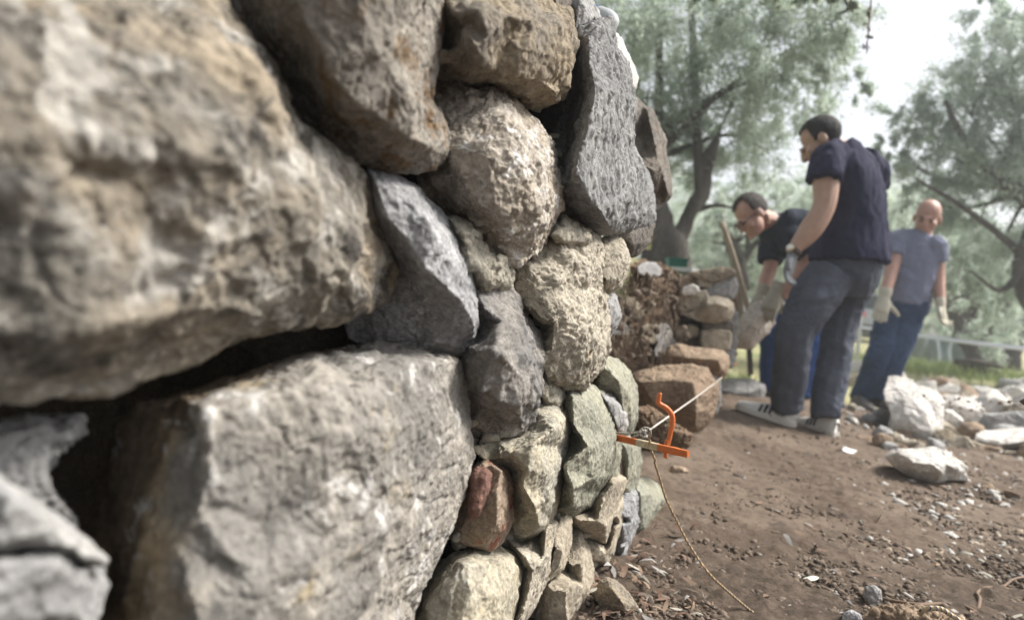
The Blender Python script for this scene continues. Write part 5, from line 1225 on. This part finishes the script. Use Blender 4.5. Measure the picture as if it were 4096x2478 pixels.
# ---- bald man
z3 = hit(878, 412) - .1
e3 = empty('person', ground_at(872, 411), 'bald man in a slate blue t-shirt, dark jeans and pale work gloves', 'person', 'men working at the wall')
h3 = Head(W(927.5, 217, z3 - .03), (-.52, -.80, -.28), (.10, -.10, .98), 1.13)
bm = bmesh.new(); h3.build(bm); sv3 = Vector((.88, -.35, -.05))
tube(bm, [h3.p(0, -.03, -.05), W(922, 232, z3), W(919, 241, z3)], [.066, .074, .10], n=4)
tube(bm, [W(919, 240, z3), W(916, 250, z3), W(913, 266, z3), W(908, 288, z3), W(904, 305, z3), W(902, 316, z3)], [(.10, .07), (.165, .10), (.175, .12), (.16, .12), (.165, .13), (.15, .12)], side=sv3, seg=18, n=4)
A3 = (((899, 240, .02), (893, 265, -.06), (886, 290, -.14), (885, 296, -.15)), ((936, 249, -.08), (938, 272, -.08), (939, 290, -.12), (941, 305, -.16)))
for a_ in A3: tube(bm, [W(q[0], q[1], z3 + q[2]) for q in a_], [.062, .050, .044, .036], n=5)
L3 = (((894, 307, .03), (879, 352, -.08), (863, 394, .05)), ((911, 309, -.03), (896, 353, -.08), (881, 396, -.02)))
for hp, kn, an in L3: tube(bm, [W(q[0], q[1], z3 + q[2]) for q in (hp, kn, an)], [.09, .062, .045], n=6)
child('body', union(bm, .0065, 3), M['skin2'], e3)
for q in (-1, 1):
    child('eyebrow', h3.blob((q * .034, .106, .008), (.021, .006, .005)), M['hair2'], e3); child('eye', h3.blob((q * .033, .093, -.014), (.011, .006, .005)), M['dark'], e3)
bm = bmesh.new()
tube(bm, [W(921, 234, z3), W(918, 240, z3), W(915, 252, z3), W(912, 268, z3), W(907, 290, z3), W(904, 304, z3)], [(.10, .085), (.155, .105), (.19, .128), (.192, .145), (.178, .15), (.182, .148)], side=sv3, seg=20, n=5)
tube(bm, [W(906, 237, z3 + .03), W(897, 241, z3 + .02), W(894, 256, z3 - .03)], [.078, .085, .078], n=5)
tube(bm, [W(930, 242, z3 - .05), W(936, 248, z3 - .08), W(938, 262, z3 - .08)], [.078, .085, .076], n=5)
child('shirt', cloth(union(bm, .009, 3), 51, .014, (6, 6, 7)), M['slate_tee'], e3)
bm = bmesh.new()
tube(bm, [W(905, 299, z3), W(903, 308, z3), W(901, 320, z3)], [(.172, .14), (.178, .145), (.14, .12)], side=sv3, seg=18, n=4)
for hp, kn, an in L3:
    tube(bm, [W(hp[0], hp[1], z3 + hp[2]), W((hp[0] + kn[0]) / 2, (hp[1] + kn[1]) / 2, z3 + (hp[2] + kn[2]) / 2), W(kn[0], kn[1], z3 + kn[2]), W((kn[0] + an[0]) / 2, (kn[1] + an[1]) / 2, z3 + (kn[2] + an[2]) / 2), W(an[0], an[1], z3 + an[2]), W(an[0] - 1, an[1] + 4, z3 + an[2])], [.11, .105, .088, .085, .086, .09], n=5)
child('trousers', cloth(cloth(union(bm, .009, 2), 53, .014, (5, 5, 5)), 54, .006, (11, 11, 14)), M['jean'], e3)
gw = W(884, 297, z3 - .16); child('glove', glove_me(gw, at(879, 320, z3 - .18) - gw, Vector((1, -.1, 0)), .15, 1.2, thumb=.8), M['glove'], e3)
gw = W(941, 306, z3 - .17); child('glove', glove_me(gw, at(944, 326, z3 - .2) - gw, Vector((-.8, -.5, 0)), .6, 1.08, thumb=.15), M['glove'], e3)
shoe(e3, W(853, 405, z3 + .1), W(872, 413, z3 - .2), UPW, M['boot'], M['boot_sole'], name='boot', w=1.1); shoe(e3, W(875, 405, z3 + .05), W(895, 412, z3 - .2), UPW, M['boot'], M['boot_sole'], name='boot', w=1.1)

# ------------------------------------------------------------------ clamp, cords
M['orange'] = plain_mat('orange paint', (.50, .125, .026), .5, .35, 35, .4, .3, 0, 120)
M['sticker'] = rock_mat('worn paper sticker', (.50, .45, .36), (.40, .33, .24), (.30, .12, .04), (.08, .08, .08), .64, .55, 3.0, .2, .2)
def cord_mat(name, a, b, sc, w):
    m, t, bs = new_mat(name); tc = nd(t, 'ShaderNodeTexCoord'); wv = nd(t, 'ShaderNodeTexWave'); wv.inputs['Scale'].default_value = sc; wv.inputs['Distortion'].default_value = 4
    t.links.new(tc.outputs['Object'], wv.inputs[0]); t.links.new(mixc(t, ramp(t, wv.outputs[1], w, w + .1), a, b), bs.inputs['Base Color']); bs.inputs['Roughness'].default_value = .9
    b1 = nd(t, 'ShaderNodeBump', Strength=.6, Distance=.002); t.links.new(wv.outputs[1], b1.inputs['Height']); t.links.new(b1.outputs[0], bs.inputs['Normal']); return m
M['cord'] = cord_mat('braided cord', (.36, .25, .13), (.06, .07, .11), 55, .80); M['twine'] = cord_mat('pale twine', (.50, .46, .40), (.20, .19, .20), 70, .80)
V6 = lambda x, y, z: atv('v6', x, y, z + .10)
zc = 1.33
ec = empty('mason_clamp', V6(140, 830, 1.36), 'orange steel clamp with a curved handle sticking out of the wall', 'clamp')
bs_, be_ = V6(-420, 700, 1.50), V6(1372, 1115, 1.27)
up_ = (U_ - (be_ - bs_).normalized() * U_.dot((be_ - bs_).normalized())).normalized()
def barpt(t): return bs_.lerp(be_, t)
bm = bmesh.new()
tube(bm, [barpt(0), barpt(.82)], [(.0068, .0042)] * 2, side=up_, seg=4, n=1, square=True)
tube(bm, [barpt(.82), barpt(.86), barpt(.90), barpt(.93), barpt(1)], [(.0068, .0042), (.0074, .0055), (.0074, .0055), (.0068, .0046), (.0066, .0042)], side=up_, seg=4, n=1, square=True)
bmesh.ops.remove_doubles(bm, verts=bm.verts[:], dist=1e-6); bmesh.ops.bevel(bm, geom=[e for e in bm.edges if e.is_manifold and e.calc_face_angle(0) > .9], offset=.0009, segments=2, affect='EDGES')
child('bar', bm_me(bm, 'bar'), M['orange'], ec, smooth=False)
tl = lambda x: (x + 420) / 1792.0
bm = bmesh.new(); tube(bm, [barpt(tl(548)), barpt(tl(760)), barpt(tl(905))], [(.0072, .0046)] * 3, side=up_, seg=4, n=1, square=True); child('worn_sticker', bm_me(bm, 'st'), M['sticker'], ec, smooth=False)
z_s = (barpt(tl(985)) - CAMP).dot(f_)
bm = bmesh.new(); tube(bm, [V6(968, 1180, z_s), V6(975, 1150, z_s), V6(985, 1020, z_s), V6(1000, 880, z_s), V6(1003, 868, z_s)], [(.0045, .0050), (.0052, .0062), (.0054, .0064), (.0052, .0062), (.0046, .0055)], side=R_, seg=10, n=3)
child('sliding_jaw', bm_me(bm, 'jaw'), M['orange'], ec)
bm = bmesh.new(); tube(bm, [V6(1012, 960, z_s), V6(1035, 860, z_s), V6(1060, 740, z_s), V6(1088, 620, z_s + .0), V6(1098, 500, z_s), V6(1070, 400, z_s), V6(990, 305, z_s), V6(890, 245, z_s), V6(850, 205, z_s), V6(856, 150, z_s), V6(872, 60, z_s), V6(874, 48, z_s)], [.0050, .0052, .0055, .0058, .0060, .0060, .0058, .0056, .0054, .0050, .0048, .0035], seg=14, n=6)
child('handle_arm', bm_me(bm, 'arm'), M['orange'], ec)
kn = V6(615, 745, 1.345)
top('taut_string', tube_me('s', [kn, kn.lerp(at(727, 373, 3.35), .5) - Vector((0, 0, .004)), at(727, 373, 3.35)], .0024, seg=8, n=8), M['twine'], 'pale twine stretched taut from the clamp to the older wall stub', 'string')
bm = bmesh.new()
tube(bm, [V6(120, 745, 1.40), V6(200, 742, 1.385), V6(340, 752, 1.37), V6(470, 735, 1.355), V6(600, 705, 1.345)], .0022, seg=8, n=5)
tube(bm, [V6(380, 830, 1.365), V6(430, 800, 1.36), V6(520, 770, 1.35), V6(620, 730, 1.343)], .0022, seg=8, n=5)
for r_, ox, oy, zz, ph in ((92, 0, 0, 0, 0.0), (70, 6, 12, .004, .7), (58, -14, 22, -.004, 1.9)):
    tube(bm, [V6(622 + ox + r_ * math.cos(t_), 735 + oy + r_ * .95 * math.sin(t_), 1.343 + zz + .006 * math.sin(2 * t_ + ph)) for t_ in np.linspace(0, 6.283, 15)], .0022, seg=8, n=3, cap=False)
tube(bm, [V6(560, 690, 1.338), V6(610, 740, 1.336), V6(640, 800, 1.338), V6(660, 830, 1.342)], .0024, seg=8, n=4)
top('twine_knot', bm_me(bm, 'knot'), M['twine'], 'knot and loops of pale twine tied round the orange clamp bar', 'knot')
pts = [V6(640, 650, 1.345), V6(700, 700, 1.34), V6(705, 790, 1.338), V6(688, 840, 1.342), V6(712, 930, 1.347), V6(722, 1040, 1.347), V6(790, 1220, 1.35), atv(7, 318, 360, 1.46), atv(7, 345, 445, 1.47), atv(7, 385, 575, 1.48), atv(7, 440, 685, 1.48), atv(7, 500, 805, 1.47), atv(7, 575, 925, 1.45)]
for x, y in ((650, 1022), (755, 1118), (860, 1208), (930, 1258), (1000, 1310)):
    q = px(7, x, y); pts.append(at(*q, min(1.42, hit(*q)) - .012))
top('hanging_cord', tube_me('c', pts, .0026, seg=8, n=6), M['cord'], 'tan and blue flecked cord hanging from the clamp onto the dirt', 'cord')
pts = [atv(7, x, y, z) for x, y, z in ((1860, 1235, 1.25), (1880, 1215, 1.235), (1930, 1205, 1.225), (1990, 1212, 1.22), (2040, 1245, 1.215), (2110, 1290, 1.2), (2200, 1350, 1.18))]
top('rope_end', tube_me('c', pts, .0045, seg=10, n=6), cord_mat('pale rope', (.48, .38, .24), (.03, .05, .14), 40, .86), 'short piece of pale rope on the earth crusted rock at the bottom', 'rope')
# thin root, paper scrap, fallen leaf
M['root'] = plain_mat('dry root', (.17, .12, .085), .9, .3, 60)
bm = bmesh.new()
G7 = lambda x, y, dz=.004: atv(7, x, y, hit(*px(7, x, y))) + Vector((0, 0, dz))
tube(bm, [G7(1620, 1150), G7(1720, 1185, .008), G7(1850, 1215, .012), G7(1960, 1200, .008), G7(2080, 1195), G7(2150, 1235, .01), G7(2195, 1240)], [.002, .0035, .004, .004, .004, .004, .003], seg=8, n=5)
tube(bm, [G7(2195, 1240), G7(2205, 1180, .012), G7(2190, 1150, .014), G7(2240, 1110, .01), G7(2330, 1095), G7(2400, 1060, .01), G7(2480, 1030)], [.004, .004, .0035, .004, .0035, .003, .003], seg=8, n=5)
top('root', bm_me(bm, 'root'), M['root'], 'thin crooked brown root lying on the dirt at the lower right', 'root')
def flat_card(name, view, P4, mat, label, cat, dz=.006, curl=.004):
    v = [atv(view, x, y, hit(*px(view, x, y))) + Vector((0, 0, dz)) for x, y in P4]; n = len(v); c = sum(v, Vector()) / n + Vector((0, 0, curl))
    v2 = [q - Vector((0, 0, .0015)) for q in v]; vs = v + v2 + [c, c - Vector((0, 0, .0015))]; fs = []
    for i in range(n):
        j = (i + 1) % n; fs += [(i, j, 2 * n), (n + j, n + i, 2 * n + 1), (i, n + i, n + j, j)]
    return top(name, me_from(name, vs, fs), mat, label, cat, smooth=False)
flat_card('paper_scrap', 7, [(1408, 285), (1425, 278), (1492, 298), (1488, 315), (1450, 312), (1412, 298)], plain_mat('white paper', (.75, .76, .78), .7, .05), 'white scrap of paper on the dirt near the rubble', 'paper')
flat_card('fallen_leaf', 7, [(1180, 1046), (1200, 1036), (1230, 1031), (1258, 1035), (1274, 1042), (1250, 1056), (1215, 1060), (1192, 1055)], plain_mat('pale dry leaf', (.50, .53, .46), .7, .1), 'pale green grey leaf lying alone on the dirt', 'leaf')
# bottle or can with rounded end on the wall top
eb = empty('plastic_bottle', atv(3, 1400, 180, 1.55), 'pale grey rounded plastic bottle with a blue patch lying on the wall top', 'bottle')
M['plastic'] = plain_mat('dusty grey plastic', (.38, .40, .41), .55, .15, 40, .3); M['bluelabel'] = plain_mat('blue label', (.05, .10, .22), .6, .25, 40)
a0, a1 = atv(3, 1250, 60, 1.66), atv(3, 1418, 122, 1.50); ax = (a1 - a0)
def bpt(t): return a0 + ax * t
rb = 62 / 5.4215 * 1.5 / FPX
child('bottle_body', tube_me('bb', [bpt(-.2), bpt(.3), bpt(.75), bpt(.9), bpt(1.0), bpt(1.05)], [rb * .98, rb, rb, rb * .93, rb * .7, rb * .25], seg=28, n=5), M['plastic'], eb)
child('blue_patch', tube_me('bl', [bpt(.20), bpt(.62)], [rb * 1.012, rb * 1.012], seg=28, n=2, cap=False), M['bluelabel'], eb)

# ------------------------------------------------------------------ tools, boards, tape, car, house
M['wood'] = rock_mat('weathered wood', (.34, .29, .23), (.26, .22, .175), (.18, .15, .12), (.42, .38, .32), .62, .57, 1.5, .3, .2, stretch=(3, 3, .4)); M['iron'] = plain_mat('rusty iron', (.06, .052, .048), .7, .3, 40)
et = empty('digging_tool', g3(1.55, 4.35), 'long wooden tool handle leaning on the old stub, pale end highest', 'tool', 'tools leaning on the stub')
child('handle', tube_me('h', [at(721.8, 222, 4.75), at(735, 262, 4.7), at(747, 305, 4.65), at(751, 325, 4.62)], .020, seg=12, n=4), M['wood'], et); child('iron_tine', tube_me('t', [at(749.5, 318, 4.62), at(750, 345, 4.6), at(752, 374, 4.6)], [.012, .012, .009], seg=8, n=4), M['iron'], et)
et = empty('digging_tool', g3(1.45, 4.25), 'second wooden tool handle leaning lower against the stub stones', 'tool', 'tools leaning on the stub')
child('handle', tube_me('h', [at(735.5, 282, 4.55), at(740, 305, 4.52), at(745, 330, 4.5)], .021, seg=12, n=4), M['wood'], et); child('iron_tine', tube_me('t', [at(744, 325, 4.5), at(748, 350, 4.5), at(749, 376, 4.5)], [.010, .010, .008], seg=8, n=4), M['iron'], et)
bm = bmesh.new(); tube(bm, [at(657, 268.5, 3.9), at(696, 270.5, 3.75)], [(.012, .05)] * 2, side=(0, 0, 1), seg=4, n=1, square=True)
top('plank', bm_me(bm, 'plank'), plain_mat('pale painted board', (.55, .56, .54), .7, .1, 12), 'thin pale board laid across the bank top behind the stub', 'board', smooth=False)
ek = empty('crate', at(675, 268, 4.6), 'small dark green plastic crate standing by the gnarled trunk', 'crate'); M['green'] = plain_mat('green plastic', (.02, .13, .10), .5, .2, 20)
cb = at(676, 266, 4.6); r_w = .062
bm = bmesh.new(); tube(bm, [cb - Vector((0, 0, .06)), cb + Vector((0, 0, .04))], [(r_w * .9, r_w * .8), (r_w, r_w * .9)], side=(1, 0, 0), seg=4, n=1, square=True); child('box', bm_me(bm, 'box'), M['green'], ek, smooth=False)
bm = bmesh.new(); tube(bm, [cb + Vector((0, 0, .04)), cb + Vector((0, 0, .052))], [(r_w * 1.1, r_w)] * 2, side=(1, 0, 0), seg=4, n=1, square=True); child('rim', bm_me(bm, 'rim'), M['green'], ek, smooth=False)
# white barrier tape
pa, pb = at(862, 327, 9.2), at(1075, 354, 6.2); vs = []
for i in range(41):
    t = i / 40; c = pa.lerp(pb, t) - Vector((0, 0, .012 * math.sin(math.pi * t))); tw = .25 * math.sin(t * 9)
    d = Vector((.25 * math.sin(tw), .3 * math.sin(tw), math.cos(tw))) * .021; vs += [c + d + Vector((0, .0008, 0)), c - d + Vector((0, .0008, 0)), c + d - Vector((0, .0008, 0)), c - d - Vector((0, .0008, 0))]
fs = []
for i in range(40):
    o = 4 * i; fs += [(o, o + 4, o + 5, o + 1), (o + 2, o + 3, o + 7, o + 6), (o, o + 2, o + 6, o + 4), (o + 1, o + 5, o + 7, o + 3)]
top('barrier_tape', me_from('tape', vs, fs), plain_mat('white plastic tape', (.80, .83, .90), .4, .05, 3, .4), 'white barrier tape stretched across the grass behind the bald man', 'tape')
gp_ = at(858, 342, 9.2); gp_.z = float(gz(gp_.x, gp_.y)); pt_ = at(862, 305, 9.2)
top('white_post', tube_me('post', [gp_ - Vector((0, 0, .1)), pt_ - Vector((0, 0, .01)), pt_], [.026, .024, .012], seg=12, n=2), plain_mat('white painted post', (.66, .68, .68), .6, .1, 10), 'thin white post between the standing man and the bald man', 'post')
# grey netting on the grass
bm = bmesh.new(); zn = 11.0; vs = []; nn_ = 26
nc = []
for i in range(nn_):
    for j in range(9):
        u, v = i / (nn_ - 1), j / 8; x = 908 + 54 * u; yb = 357 + 5.5 * u
        p = at(x, yb, zn); p.z = float(gz(p.x, p.y)) - .02; hgt = .46 * (1 - .55 * max(0, (u - .85) / .15) ** 2) * v; nc.append(p + Vector((0, .06 * math.sin(7 * u + 3 * v) + .05 * math.sin(23 * u), hgt)))
a_ = np.arange(nn_ * 9).reshape(nn_, 9); q = np.stack([a_[:-1, :-1], a_[:-1, 1:], a_[1:, 1:], a_[1:, :-1]], -1).reshape(-1, 4)
top('netting', me_np('net', np.array(nc), q), plain_mat('grey blue netting', (.26, .30, .32), .7, .3, 14), 'grey netting sheet standing on the grass beyond the tape', 'netting')
# dead branches on the grass
bm = bmesh.new()
for k, (x0, y0, x1, y1) in enumerate(((960, 366, 995, 371), (963, 371, 1000, 363), (958, 369, 990, 366), (970, 373, 1003, 369), (955, 362, 985, 360))):
    a_, b_ = at(x0, y0, 9.6 - .1 * k), at(x1, y1, 9.2); a_.z = float(gz(a_.x, a_.y)) + .06 + .03 * k; b_.z = float(gz(b_.x, b_.y)) + .05 + .04 * k
    tube(bm, [a_, a_.lerp(b_, .5) + Vector((0, 0, .03)), b_], [.04, .035, .02], seg=8, n=4)
top('dead_branches', bm_me(bm, 'db'), M['bark'], 'pile of dead grey branches on the grass under the dark stems', 'branches')
# parked car far behind
M['carpaint'] = plain_mat('silver car paint', (.45, .47, .50), .25, .05, 4, .5); M['glass'] = plain_mat('dark car glass', (.03, .04, .045), .1, .1, 4, .5); M['redlamp'] = plain_mat('red tail lamp', (.55, .03, .02), .3); M['tyre'] = plain_mat('black tyre', (.02, .02, .02), .8)
cc_ = at(882, 345, 19.0); cc_.z = float(gz(cc_.x, cc_.y)); ecar = empty('parked_car', cc_, 'silver car parked far behind the men, seen from its rear', 'car')
def cpt(x, y, z): return cc_ + Vector((x, y, z))
def sec_mesh(secs):
    bm = bmesh.new(); rg = []
    for y, pts_ in secs: rg.append([bm.verts.new(cpt(x, y, z)) for x, z in pts_])
    for A, B in zip(rg, rg[1:]):
        for i in range(len(A)): bm.faces.new((A[i], A[(i + 1) % len(A)], B[(i + 1) % len(B)], B[i]))
    bm.faces.new(rg[0]); bm.faces.new(rg[-1]); return bm_me(bm, 'car')
low = lambda w, h0, h1: [(-w, h0), (w, h0), (w + .02, (h0 + h1) / 2), (w - .06, h1), (-w + .06, h1), (-w - .02, (h0 + h1) / 2)]
child('car_body', sec_mesh([(0, low(.76, .32, .82)), (.12, low(.84, .24, .95)), (1.2, low(.86, .2, .98)), (3.2, low(.86, .2, .94)), (3.9, low(.80, .25, .78)), (4.0, low(.7, .35, .6))]), M['carpaint'], ecar)
child('cabin', sec_mesh([(.15, low(.70, .94, 1.0)), (.45, low(.66, .94, 1.38)), (1.4, low(.66, .94, 1.46)), (2.3, low(.66, .94, 1.40)), (3.0, low(.70, .92, .97))]), M['glass'], ecar)
child('roof', sec_mesh([(.5, low(.60, 1.385, 1.41)), (1.4, low(.61, 1.455, 1.49)), (2.2, low(.60, 1.40, 1.43))]), M['carpaint'], ecar)
for q in (-1, 1):
    child('tail_light', tube_me('tl', [cpt(q * .62, .06, .78), cpt(q * .62, -.03, .78)], .085, seg=14, n=1), M['redlamp'], ecar)
    for yy in (.75, 3.2):
        w_ = child('wheel', tube_me('wh', [cpt(q * .68, yy, .30), cpt(q * .86, yy, .30)], .31, seg=20, n=1), M['tyre'], ecar)
        child('rim', tube_me('rm', [cpt(q * .85, yy, .30), cpt(q * .875, yy, .30)], .19, seg=16, n=1), M['carpaint'], w_)
child('bumper', sec_mesh([(-.05, low(.74, .30, .48)), (.05, low(.80, .28, .52))]), M['boot_sole'], ecar)
child('number_plate', sec_mesh([(-.065, low(.24, .56, .67)), (-.005, low(.24, .56, .67))]), M['dial'], ecar)
# pale house glimpsed between the stems
hz = 46.0; hb = at(968, 326, hz); eh = empty('house', hb, 'pale house with a pinkish tiled roof glimpsed between the dark stems', 'house')
cc_ = hb - Vector((0, 0, 1.0))
def box(x0, x1, y0, y1, z0, z1): return sec_mesh([(y0, [(x0, z0), (x1, z0), (x1, z1), (x0, z1)]), (y1, [(x0, z0), (x1, z0), (x1, z1), (x0, z1)])])
child('wall', box(-1.6, 1.9, 0, 5, -1, 2.3), plain_mat('pale render', (.66, .62, .56), .9, .06, 2), eh, smooth=False)
child('roof', sec_mesh([(-.3, [(-1.9, 2.31), (2.2, 2.31), (.15, 3.1)]), (5.3, [(-1.9, 2.31), (2.2, 2.31), (.15, 3.1)])]), plain_mat('pink clay tiles', (.50, .27, .21), .9, .15, 5), eh, smooth=False)
for x in (-1.0, .9):
    w_ = child('window', box(x - .32, x + .32, -.06, .02, .6, 1.7), plain_mat('shutter', (.25, .30, .28), .7), eh, smooth=False); child('sill', box(x - .4, x + .4, -.14, -.065, .5, .58), M['dial'], w_, smooth=False)
# dead twig hanging from the crown at top
tp = atv(5, 1580, -60, 3.5); bm = bmesh.new()
tube(bm, [tp, atv(5, 1570, 60, 3.5), atv(5, 1562, 150, 3.5), atv(5, 1555, 230, 3.5), atv(5, 1548, 318, 3.5)], [.004, .004, .0035, .003, .001], seg=6, n=4)
etw = empty('dead_twig', tp, 'brown withered twig hanging down against the bright sky', 'twig'); child('stem', bm_me(bm, 'tw'), M['root'], etw)
rt = np.random.RandomState(9); tt_ = rt.rand(30); pp = np.array([atv(5, 1566 - 16 * t + rt.normal(0, 8), 40 + 250 * t, 3.5 + rt.normal(0, .02)) for t in tt_])
child('withered_leaves', leaf_cards('wl', None, pp, .02, .045, .3, 1.2), plain_mat('withered brown leaves', (.10, .055, .045), .8, .3, 50), etw)
# small weed with orange flower by the stub
gpw = atv(6, 800, 880, 5.3); gpw.z = float(gz(gpw.x, gpw.y)); n = 160; q = np.stack([gpw.x + rs.normal(0, .08, n), gpw.y + rs.normal(0, .05, n), np.full(n, gpw.z)], 1)
ew = empty('weed', gpw, 'green weed with a small orange flower at the foot of the stub', 'plant')
def blades(pts, h0, h1, w=.004):
    o = grass('tmpblades', pts, h0, h1, None, w); me = o.data; loc = o.location.copy(); bpy.data.objects.remove(o); co, _ = get_co(me); set_co(me, co + np.array(loc)); return me
child('leaves', blades(q, .04, .14, .005), M['grass_green'], ew)
bm = bmesh.new(); ell(bm, atv(6, 783, 808, 5.2), (.012, .012, .010), r0_, Vector((0, 1, 0)), UPW, 2); child('flower', bm_me(bm, 'fl'), plain_mat('orange petals', (.65, .16, .02), .7), ew)
